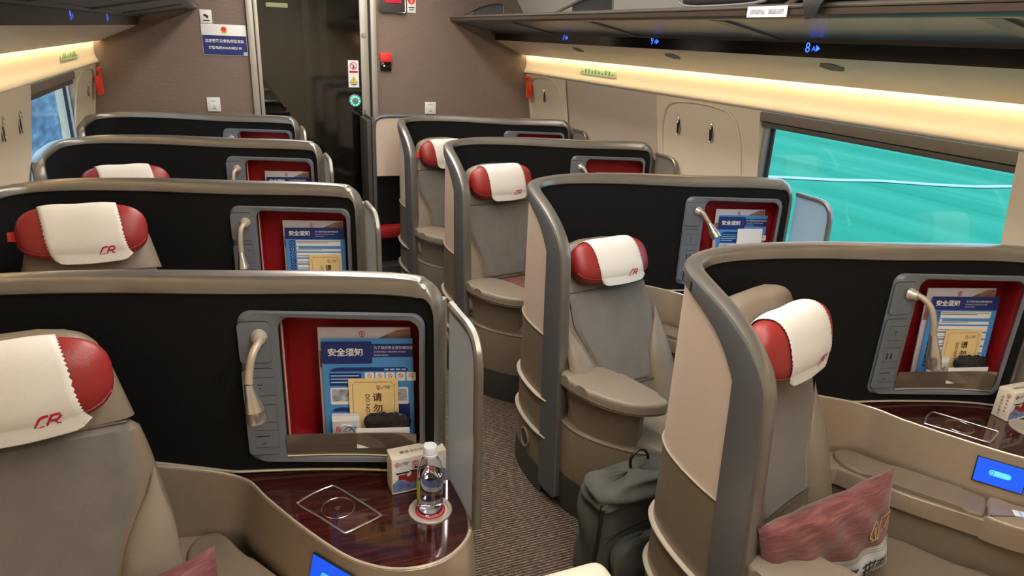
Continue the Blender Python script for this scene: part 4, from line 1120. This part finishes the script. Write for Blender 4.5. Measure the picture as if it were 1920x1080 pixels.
    box('pane', min(gx, gx+s*.004), max(gx, gx+s*.004), wa+.0, wb, 1.02, 1.69, glass, wr)
    dk = mat('seal_dark', (.02, .022, .03), .5)
    for y_ in (wb-.055,): box('seal', min(gx-s*.012, gx), max(gx-s*.012, gx), y_, y_+.055, 1.0, 1.70, dk, wr)
    al = mat('aluminium', (.55, .58, .60), .3, .8)
    for y_, w_ in ((wb-.035, .03),): box('guide_rail', min(X(1.715), X(1.738)), max(X(1.715), X(1.738)), y_, y_+w_, 1.0, 1.70, al, wr)
    box('blind_box', min(X(1.672), X(1.735)), max(X(1.672), X(1.735)), wa+.001, wb-.001, 1.655, 1.704, shade_m, wr, .006)
    box('blind_rail', min(X(1.69), X(1.728)), max(X(1.69), X(1.728)), wa+.002, wb-.002, 1.625, 1.652, mat('blind_rail', (.10, .085, .065), .5), wr, .005)
    # rack
    rk = empty('luggage_rack', (X(1.0), 2, 2.1)); tag(rk, 'dark glass-bottomed luggage rack running above the %s seats' % nm, 'luggage rack', 'luggage racks')
    rx = lambda d: X(d)-X(1.0)
    prof = [(.952, 2.143), (.949, 2.138), (.953, 2.133), (.97, 2.131), (1.0, 2.131), (1.0, 2.146), (.965, 2.149)]
    V = []; F = []; n_ = len(prof)
    for y_ in (Y0-2, YE-2):
        for d, z in prof: V.append((rx(d), y_, z-2.1))
    F = [[j, (j+1) % n_, n_+(j+1) % n_, n_+j] for j in range(n_)]+[list(range(n_)), list(range(n_, 2*n_))]
    mk('front_lip', V, F, rackmetal, rk)
    prof = [(.956, 2.131), (.958, 2.112), (.975, 2.102), (1.02, 2.098), (1.02, 2.106), (1.0, 2.110), (1.0, 2.131)]
    V = []; n_ = len(prof)
    for y_ in (Y0-2, YE-2):
        for d, z in prof: V.append((rx(d), y_, z-2.1))
    mk('fascia', V, [[j, (j+1) % n_, n_+(j+1) % n_, n_+j] for j in range(n_)]+[list(range(n_)), list(range(n_, 2*n_))], mat('fascia_brown', (.085, .065, .05), .3, .4), rk)
    ys = [-2.2, -1.0, .2, 1.30, 2.42, 3.54, 4.66, 5.82]
    for i in range(len(ys)-1):
        pr = [(1.02, 2.104), (1.33, 2.044), (1.33, 2.052), (1.02, 2.112)]; V = []
        for y_ in (ys[i]+.02-2, ys[i+1]-.02-2):
            for d, z in pr: V.append((rx(d), y_, z-2.1))
        mk('glass_shelf', V, [[j, (j+1) % 4, 4+(j+1) % 4, 4+j] for j in range(4)]+[[0, 1, 2, 3], [4, 5, 6, 7]], rackglass, rk, smooth=False)
        pr = [(1.01, 2.098), (1.34, 2.034), (1.34, 2.050), (1.01, 2.114)]; V = []
        for y_ in (ys[i+1]-.035-2, ys[i+1]+.035-2 if i < len(ys)-2 else ys[i+1]-2):
            for d, z in pr: V.append((rx(d), y_, z-2.1))
        mk('shelf_bracket', V, [[j, (j+1) % 4, 4+(j+1) % 4, 4+j] for j in range(4)]+[[0, 1, 2, 3], [4, 5, 6, 7]], steel, rk, smooth=False)
    pr = [(1.325, 2.030), (1.41, 2.030), (1.41, 2.06), (1.325, 2.06)]; V = []
    for y_ in (Y0-2, YE-2):
        for d, z in pr: V.append((rx(d), y_, z-2.1))
    mk('back_rail', V, [[j, (j+1) % 4, 4+(j+1) % 4, 4+j] for j in range(4)]+[[0, 1, 2, 3], [4, 5, 6, 7]], mat('rail_brown', (.07, .06, .055), .35), rk, smooth=False)
    grid('rack_floor', lambda a, b: (rx(1.40+.26*a), Y0-2+(YE-Y0)*b, -.05+.06*a), 2, 2, steel, rk)
    for y_ in (5.55, 3.8, 1.98, .3):
        yy = y_-2
        br_ = tube('brace', cr([(rx(.96), yy, .045), (rx(1.04), yy, .085), (rx(1.13), yy, .125), (rx(1.24), yy, .150), (rx(1.30), yy, .15), (rx(1.315), yy, .12), (rx(1.32), yy, .02)], 6), .014, rackmetal, rk, seg=8, flat=.6)
        tube('brace_arm', cr([(rx(1.32), yy, .06), (rx(1.22), yy, .062), (rx(1.12), yy, .052), (rx(1.05), yy, .046)], 5), .010, steel, br_, seg=8)
        grid('brace_panel', lambda a, b, yy=yy: (rx(1.06+.25*a), yy+.004, .046+(.04+.07*min(1, a*1.6))*b), 6, 2, steel, br_)
    # luggage compartment wall above the rack
    V = []
    bk = cr([(1.66, 1.90, 0), (1.68, 2.05, 0), (1.665, 2.15, 0)], 3)
    for p in bk: V += [(X(p.x), Y0, p.y), (X(p.x), YE, p.y)]
    struct(mk('trim_rack_back_'+nm, V, [[2*i, 2*i+1, 2*i+3, 2*i+2] for i in range(len(bk)-1)], ceil_m), 'cream wall above the %s luggage rack' % nm)

# number digits, sockets, hooks, labels on the side walls
def wallthing(name, o): return o
def led(x, y, z, s, txt, label):
    V, F = join([textvf(txt[0], .055), moved(textvf(txt[1:], .028), .045, -.002)]) if s > 0 else join([moved(textvf(txt[0], .05), 0, 0), moved(textvf(txt[1:], .026), .042, -.002)])
    o = mk('seat_number', V, F, ledblue, smooth=False)
    if s > 0: placed(o, (x, y, z), (0, -1, 0), (0, 0, 1))
    else: placed(o, (x, y, z), (0, 1, 0), (0, 0, 1))
    tag(o, label, 'seat number', 'glowing blue seat numbers')
led(2.2085, 2.26, 2.010, 1, '8A►', 'glowing blue digit eight on the right-hand dark strip, largest')
led(2.2085, 3.40, 2.013, 1, '9A►', 'glowing blue digit nine, middle of the right-hand strip')
led(2.2085, 4.50, 2.015, 1, '7A►', 'glowing blue seat digit closest to end wall, right-hand strip')
led(-.5085, 3.22, 2.008, -1, '9F', 'glowing blue seat digit on the left strip, nearer one')
led(-.5085, 4.23, 2.008, -1, '7F', 'glowing blue seat digit on the left strip, farther one')
for i, y in enumerate((2.19, 3.30, 4.42)):
    P_ = [(-.05, 0), (-.02, .016), (.03, .016), (.05, 0), (.02, -.016), (-.03, -.016)]
    a = Vector((0, -1, 0)); b = Vector((.9, 0, -.42)).normalized(); c = Vector((2.285, y, 1.942))
    nrm = Vector((-.42, 0, -.9))
    V = [c+a*u*1.3+b*v*1.9+nrm*.002 for u, v in P_]+[c+a*u*1.2+b*v*1.7-nrm*.012 for u, v in P_]
    o = mk('air_nozzle', V, [[0, 1, 2, 3, 4, 5]]+[[j, (j+1) % 6, 6+(j+1) % 6, 6+j] for j in range(6)]+[[6, 7, 8, 9, 10, 11]], black, smooth=False)
    tag(o, ['small black nozzle slot in the right valance, nearest one', 'small black nozzle slot in the right valance, middle one', 'small black nozzle slot in the right valance, farthest one'][i], 'air nozzle', 'black slots in the right valance')
hooks = [(1, 3.52, 1.545, 'coat hook slot left of the two right of recessed fabric panel'), (1, 3.205, 1.545, 'coat hook slot closest to the green-view window'), (1, 5.47, 1.55, 'coat hook slot by the end wall, right side'),
         (-1, 3.37, 1.572, 'coat hook slot at the far left edge of the photo'), (-1, 3.646, 1.566, 'coat hook slot just left of the blue window'), (-1, 5.50, 1.563, 'coat hook slot between blue window and end wall')]
for s, y, z, lab in hooks:
    X = side(s); xw = X(1.691)
    o = empty('coat_hook', (xw, y, z)); tag(o, lab, 'coat hook', 'oval coat hooks on the wall panels')
    V = []; F = []; n_ = 20
    for dn, sc_ in ((0, 1), (.004, .95)):
        for q in range(n_): a = 2*math.pi*q/n_; V.append((-s*dn, .016*math.cos(a)*sc_, .055*math.sin(a)*sc_))
    F = [[q, (q+1) % n_, n_+(q+1) % n_, n_+q] for q in range(n_)]+[list(range(n_, 2*n_))]
    mk('hook_plate', V, F, black, o)
    tube('hook_ring', [(-s*.004, .017*math.cos(2*math.pi*q/24), .056*math.sin(2*math.pi*q/24)) for q in range(24)], .0025, chrome, o, seg=6, closed=True)
    tube('hook_tip', [(-s*.004, 0, .05), (-s*.012, 0, .035), (-s*.012, 0, .015)], .005, chrome, o, seg=8)
# raised rounded cover outlines on the pillars (cream arch panels)
def arch_panel(s, y0, y1, label):
    X = side(s); V = []; F = []
    P_ = cr([(y0, 1.0, 0), (y0, 1.35, 0), (y0+.015, 1.55, 0), (y0+.10, 1.665, 0), ((y0+y1)/2, 1.693, 0), (y1-.10, 1.665, 0), (y1-.015, 1.55, 0), (y1, 1.35, 0), (y1, 1.0, 0)], 5)
    for p in P_:
        d = interp(p.y, [1.0, 1.2, 1.36, 1.48, 1.62, 1.70], [1.765, 1.752, 1.722, 1.702, 1.680, 1.667]); V.append((X(d-.004), p.x, p.y))
    tube_ = tube('trim_arch', V, .006, wallcream, None, seg=6); struct(tube_)
arch_panel(1, 2.95, 3.70, ''); arch_panel(1, 5.12, 5.78, ''); arch_panel(-1, 5.0, 5.78, '')
def strip_sticker(s, y0, y1, z0, z1, label):
    X = side(s); o = box('route_sticker', min(X(1.6585), X(1.6575)), max(X(1.6585), X(1.6575)), y0, y1, z0, z1, mat('pale_green_sticker', (.62, .66, .42), .5)); 
    tag(o, label, 'sticker', 'pale green strip stickers on the coves')
    V = []; F = []; yc = y0+.03; random.seed(3)
    g = []
    while yc < y1-.03:
        h = random.choice((.012, .02, .03)); g.append(boxvf(min(X(1.657), X(1.6565)), max(X(1.657), X(1.6565)), yc, yc+.022, (z0+z1)/2-.01, (z0+z1)/2-.01+h)); yc += .05
    for V, F in g: mk('symbol', V, F, green, o, smooth=False)
strip_sticker(1, 4.26, 4.80, 1.768, 1.808, 'pale green symbol sticker on the right cove')
strip_sticker(-1, 4.60, 5.13, 1.775, 1.812, 'pale green symbol sticker on the left cove')
for s, y, z, lab in ((1, 5.72, 1.60, 'red emergency hammer in its holder at the right end corner'), (-1, 5.70, 1.60, 'red emergency hammer in its holder at the left end corner')):
    X = side(s); o = empty('emergency_hammer', (X(1.665), y, z)); tag(o, lab, 'emergency hammer', 'red emergency hammers')
    box('holder', min(0, -s*.025), max(0, -s*.025), -.028, .028, -.10, .03, orange, o, .005)
    tube('handle', [(-s*.03, 0, -.09), (-s*.03, 0, .06)], .012, orange, o, seg=12)
    tube('hammer_head', [(-s*.03, -.035, .075), (-s*.03, .035, .075)], .014, redtag, o, seg=12)

# ------------------------------------------------------------------ end wall: door and signs
dr = empty('door_1', (0, YE, 0)); dr['kind'] = 'structure'
def dbox(name, x0, x1, y0, y1, z0, z1, m, r=.003): return box(name, x0, x1, y0, y1, z0, z1, m, dr, r)
dbox('door_frame', .215, .262, -.03, .06, 0, 2.60, frame_m); dbox('door_frame', 1.140, 1.185, -.03, .06, 0, 2.60, frame_m); dbox('door_frame', .215, 1.185, -.03, .06, 2.52, 2.60, frame_m)
dbox('track_gap', .262, .270, -.0, .05, 0, 2.52, black, 0); dbox('track_gap', 1.125, 1.14, .0, .05, 0, 2.52, black, 0)
dbox('door_stile', .270, .298, .005, .04, 0, 2.52, frame_m); dbox('door_stile', 1.060, 1.125, .005, .04, 0, 2.52, frame_m)
dbox('door_glass', .298, 1.060, .018, .026, .02, 2.52, doorglass, 0)
btn = lathe('open_button', [(0, .018), (.03, .018), (.048, .014), (.052, 0)], mat('button_grey', (.2, .25, .25), .3, .3), dr, 28, Matrix.Translation((1.0, .006, 1.46)) @ Matrix.Rotation(math.pi/2, 4, 'X'))
V, F = join([moved((lambda g: g)(boxvf(-.006, .006, -.002, .002, -.006, .006)), 1.0+.033*math.cos(2*math.pi*q/10), -.012, 1.46+.033*math.sin(2*math.pi*q/10)) for q in range(10)])
mk('green_leds', V, F, ledgreen, btn, smooth=False)
vf_obj('key_lock', tubevf([(1.085, .005, 1.97), (1.085, -.004, 1.97)], .018, 14), silver, dr)
vf = tubevf(cr([(1.075+.010*math.cos(a), -.002, 1.335+.055*math.sin(a)) for a in [2*math.pi*q/16 for q in range(16)]], 2, True), .003, 6, True); vf_obj('pull_slot', vf, silver, dr)
stk = empty('door_sticker', (.998, YE+.012, 1.67)); tag(stk, 'white warning sticker with red and yellow pictograms on door glass', 'warning sticker')
def sgn(par, name, polys, m, d, cx=0, cz=0): return mk(name, [Vector((v[0]+cx, -d, v[1]+cz)) for v in (polys[0])], polys[1], m, par, smooth=False)
box('sticker_sheet', -.042, .042, 0, .002, -.105, .105, white, stk)
sgn(stk, 'prohibition_ring', strokes([ring(0, .062, .026, 0, 360, 20), [(-.018, .080), (.018, .044)]], .006), redink, .001)
sgn(stk, 'red_caption', flatpoly([R_(-.034, .034, .008, .024)]), redink, .001)
sgn(stk, 'figure', flatpoly([R_(-.004, .006, .042, .072), [(-.010, .045), (0, .055), (.004, .05), (-.004, .04)]]), black, .0008)
sgn(stk, 'warning_triangle', flatpoly([[(-.030, -.068), (.030, -.068), (0, -.018)]]), mat('warning_yellow', (.85, .6, .03), .5), .001)
sgn(stk, 'bolt', join([strokes([[(-.030, -.068), (.030, -.068), (0, -.018), (-.030, -.068)]], .003), strokes([[(.004, -.032), (-.004, -.048), (.004, -.048), (-.003, -.062)]], .004)]), black, .0014)
sgn(stk, 'caption', flatpoly([R_(-.024, .024, -.084, -.078), R_(-.012, .012, -.094, -.09)]), groove, .001)
# vestibule behind the glass
V, F = join([boxvf(-.3, -.25, YE+.06, YE+2.1, 0, 2.8), boxvf(1.7, 1.75, YE+.06, YE+2.1, 0, 2.8), boxvf(-.3, 1.75, YE+2.1, YE+2.15, 0, 2.8), boxvf(-.3, 1.75, YE+.06, YE+2.1, 2.75, 2.8)])
vw = struct(vf_obj('wall_vestibule', (V, F), mat('vestibule_grey', (.05, .052, .058), .35, noise=.3, nscale=3)))
ds = struct(box('door_2', .72, .93, YE+.9, YE+1.0, 0, 2.75, frame_m)); 
vf_obj('door_slot', boxvf(.775, .86, YE+.893, YE+.9, .3, 2.3), mat('slot_dark', (.03, .02, .02), .4), ds)
area('vestibule_fill', (.5, YE+.5, 2.70), (0, 0, 0), .3, .3, 7, (1, .85, .65))  # added fill light, brightens the inner door frame behind the glass
vp = struct(box('wall_vestibule_partition', -.25, .70, YE+.95, YE+1.0, 0, 2.75, mat('vestibule_grey', (.05, .052, .058)))); vl = box('yellow_reflection', .42, .60, YE+.90, YE+.95, 2.165, 2.20, reflection_m, None, .006); tag(vl, 'small yellow glowing box standing for a reflection at the top of the door glass', 'reflection')  # glowing box added in place of a reflection in the door glass
# signs
def sign(name, x0, x1, z0, z1, m, label, cat, group=None, th=.004):
    o = box(name, 0, x1-x0, -th, 0, 0, z1-z0, m, None, .001); o.location = (x0, YE-.001, z0); tag(o, label, cat, group); return o
o = sign('police_sign', -.105, .205, 1.785, 2.003, white, 'white and navy police hotline sign with red gold emblem', 'sign')
sgn(o, 'navy_field', flatpoly([R_(.003, .307, .003, .140)]), navy, .0046)
for q_ in (moved(textvf('北京铁路公安处乘警支队', .0248, bold=.0006), .155, .100), moved(textvf('报警电话:010-51832110', .0228, bold=.0006), .155, .052)): sgn(o, 'lettering', q_, white, .0052)
vf_ = flatpoly([[(x, y) for x, y in ring(.155, .182, .022, 0, 342, 19)]]); em = sgn(o, 'emblem', vf_, mat('emblem_gold', (.75, .40, .08), .4, .3), .0050)
sgn(em, 'emblem_red', flatpoly([[(x, y) for x, y in ring(.155, .184, .017, 0, 342, 19)]]), redtag, .0056)
sgn(em, 'emblem_ribbon', flatpoly([[(.135, .156), (.175, .156), (.170, .166), (.140, .166)]]), mat('emblem_gold', (.75, .40, .08), .4), .0052)
sgn(o, 'corner_patch', flatpoly([R_(.280, .307, .003, .026)]), sky, .0050)
o = sign('camera_sign', -.103, -.022, 2.006, 2.100, white, 'small white surveillance camera sign above the police sign', 'sign')
sgn(o, 'camera_pictogram', flatpoly([[(.022, .050), (.052, .042), (.060, .052), (.030, .066)], [(.04, .036), (.056, .036), (.056, .044), (.04, .044)]]), black, .0048)
sgn(o, 'caption', flatpoly([R_(.018, .062, .016, .023)]), groove, .0048)
for x0, x1, z0, z1, lab in ((-.118, -.025, 1.375, 1.478, 'white socket plate on end wall, left of the door'), (1.59, 1.685, 1.356, 1.455, 'white socket plate on end wall, right of the door')):
    o = sign('socket_plate', x0, x1, z0, z1, white, lab, 'socket plate', 'white plates on the end wall', .008)
    sgn(o, 'plate_mark', flatpoly([R_(.03, .064, .074, .077), R_(.035, .060, .022, .027), R_(.042, .052, .040, .044)]), groove, .0086)
    vf_obj('plate_seam', moved(tubevf([(.015, -.0085, .015), (.08, -.0085, .015), (.08, -.0085, .085), (.015, -.0085, .085)], .0008, 4, True)), silver, o)
o = empty('alarm_box', (1.258, YE, 1.77)); tag(o, 'small red and black emergency alarm box right of the door', 'alarm box')
box('red_cover', -.048, .048, -.03, 0, .0, .072, redtag, o, .006); box('button_box', -.045, .045, -.02, 0, -.068, .0, gloss_black, o, .004)
tube('indicator', [(-.015, -.02, -.03), (-.015, -.023, -.03)], .006, mat('indicator', (1, .5, .4), .4, emit=(1, .3, .15), estr=2), o, seg=10)
o = empty('display_box', (1.32, YE, 2.25)); tag(o, 'dark wall box with chrome edge and red window, top right of door', 'display box')
box('box_body', -.108, .105, -.025, 0, -.10, .12, mat('box_brown', (.06, .05, .045), .4), o, .006); box('red_window', -.06, .07, -.03, -.025, -.03, .10, redled, o)
tube('chrome_edge', [(-.108, -.02, .1), (-.108, -.022, -.09), (-.10, -.022, -.10), (.095, -.022, -.10), (.105, -.022, -.09), (.105, -.022, .1)], .005, chrome, o, seg=8)
o = sign('extinguisher_label', 1.443, 1.515, 2.155, 2.30, white, 'white label with red circle beside the display box', 'label')
sgn(o, 'red_disc', flatpoly([ring(.036, .092, .030, 0, 342, 19)]), redtag, .0048); sgn(o, 'white_bar', flatpoly([R_(.031, .041, .075, .110)]), white, .0054)
sgn(o, 'caption', flatpoly([R_(.012, .060, .036, .044), R_(.018, .054, .020, .026)]), groove, .0048)
# cabinet beside the farthest right pod
cb = empty('end_cabinet', (1.08, 5.50, 0)); tag(cb, 'narrow grey framed cabinet with beige top panel beside door', 'cabinet')
pl = cr([(0, 0, 0), (0, 0, 1.0), (.005, 0, 1.30), (.03, 0, 1.355), (.08, 0, 1.372), (.20, 0, 1.375), (.42, 0, 1.375)], 5)
tube('frame_tube', pl, .016, steel, cb, seg=8); box('top_panel', .015, .45, -.006, .02, .90, 1.362, cream, cb); box('cabinet_side', -.012, .0, .0, .33, 0, 1.36, steel, cb)
box('lower_recess', .015, .45, .15, .17, .0, .90, black, cb); box('red_cushion', .03, .44, .02, .14, .36, .46, redbox, cb, .02); box('side_post', -.05, -.012, .02, .33, 0, 1.34, kick, cb, .008)
box('cabinet_foot', .0, .45, .0, .30, .0, .12, kick, cb)

# ------------------------------------------------------------------ bags on the rack
bg1 = empty('travel_bag', (2.02, 2.38, 2.13)); tag(bg1, 'black travel bag with grey piping lying on the right rack', 'travel bag', 'black bags on the right luggage rack')
bb = box('bag_body', -.17, .22, -.30, .30, .015, .28, bagblack, bg1, .045, 4)
tube('bag_piping', [(-.172, y, z) for y, z in [(q.x, q.y) for q in cr([(.26, .03, 0), (.0, .022, 0), (-.24, .034, 0), (-.285, .09, 0), (-.29, .2, 0), (-.24, .262, 0), (.24, .262, 0), (.285, .2, 0), (.288, .09, 0)], 4, True)]], .006, mat('grey_piping', (.16, .16, .17), .5), bg1, seg=6, closed=True)
bg2 = empty('duffel_bag', (2.0, 1.70, 2.13)); tag(bg2, 'soft black duffel drooping over the edge of the right rack', 'duffel bag', 'black bags on the right luggage rack')
V = []; F = []
for i in range(25):
    for j in range(24):
        a = 2*math.pi*j/24; t = i/24*2-1; s_ = (max(0, 1-abs(t)**4))**.5
        x = math.cos(a)*.19*s_*(1+.06*math.sin(5*t+3*a)); z = .15+math.sin(a)*.14*s_*(1+.08*math.sin(7*t+2*a))
        V.append((x, t*.42, max(z, .018)))
for i in range(24):
    for j in range(24): F.append([i*24+j, i*24+(j+1) % 24, (i+1)*24+(j+1) % 24, (i+1)*24+j])
mk('bag_body', V, F, bagblack, bg2)
fl = cr([(-.10, .19, .10), (-.20, .185, .07), (-.225, .16, .02), (-.215, .14, -.035)], 5)
V = []; 
for i, p in enumerate(fl):
    t = i/(len(fl)-1); wd = .24*(1-t)**1.3+.02
    V += [Vector((p.x, p.y+.02*t-.0, p.z)), Vector((p.x+.0, p.y-wd, p.z+.008*t)), Vector((p.x+.006, p.y-wd, p.z+.008*t)), Vector((p.x+.006, p.y+.02*t, p.z))]
n_ = len(fl); F = []
for i in range(n_-1):
    for j in range(4): F.append([4*i+j, 4*i+(j+1) % 4, 4*i+4+(j+1) % 4, 4*i+4+j])
F += [[0, 1, 2, 3], [4*n_-4+j for j in range(4)]]
mk('drooping_flap', V, F, bagblack, bg2)
o = box('rack_label', 0, .002, -.10, .10, -.018, .018, white, None); o.location = (1.7955, 2.06, 2.123); tag(o, 'white printed label on the front lip of the right rack', 'label')
V, F = join([boxvf(-.001, 0, -.085, -.01, -.008, .008), boxvf(-.001, 0, .01, .085, -.008, .008)]); mk('print', V, F, greypic, o, smooth=False)

# ------------------------------------------------------------------ outside
g = box('ground', 2.9, 160, -60, 160, -2.6, -2.5, field_m, None); g['kind'] = 'structure'; g['label'] = 'blurred turquoise green field outside the right window'
ir = tube('irrigation_channel', cr([(8+1.6*i, 24.1-.665*i+random.uniform(-.25, .25), -2.47) for i in range(26)], 3), .17, mat('pale_water', (.34, .42, .45), .6), None, seg=6, flat=.3); tag(ir, 'pale wavy channel line crossing the green field', 'channel')
bw = box('noise_barrier', -6.1, -6.0, -10, 60, -2.5, .6, barrier_m, None); bw['kind'] = 'structure'; bw['label'] = 'blurred blue barrier wall outside the left window'
for yq in (4.5, 7.2, 9.9, 12.6): 
    p_ = box('barrier_post', -6.0, -5.9, yq*1.6, yq*1.6+.25, -2.5, .6, mat('post_pale', (.35, .5, .65), .6), bw)
tube('cable', cr([(-5.85, -2+q*.5, -.9+.12*math.sin(q*.5)+.03*(q % 2)) for q in range(50)], 2), .02, mat('cable_pale', (.5, .55, .6), .5), bw, seg=5)
gl_ = box('ground', -60, -1.3, -60, 160, -2.7, -2.5, mat('gravel', (.22, .24, .26), .9, noise=.3, nscale=2), None); gl_['kind'] = 'structure'; gl_['label'] = 'pale gravel ground outside the left window'
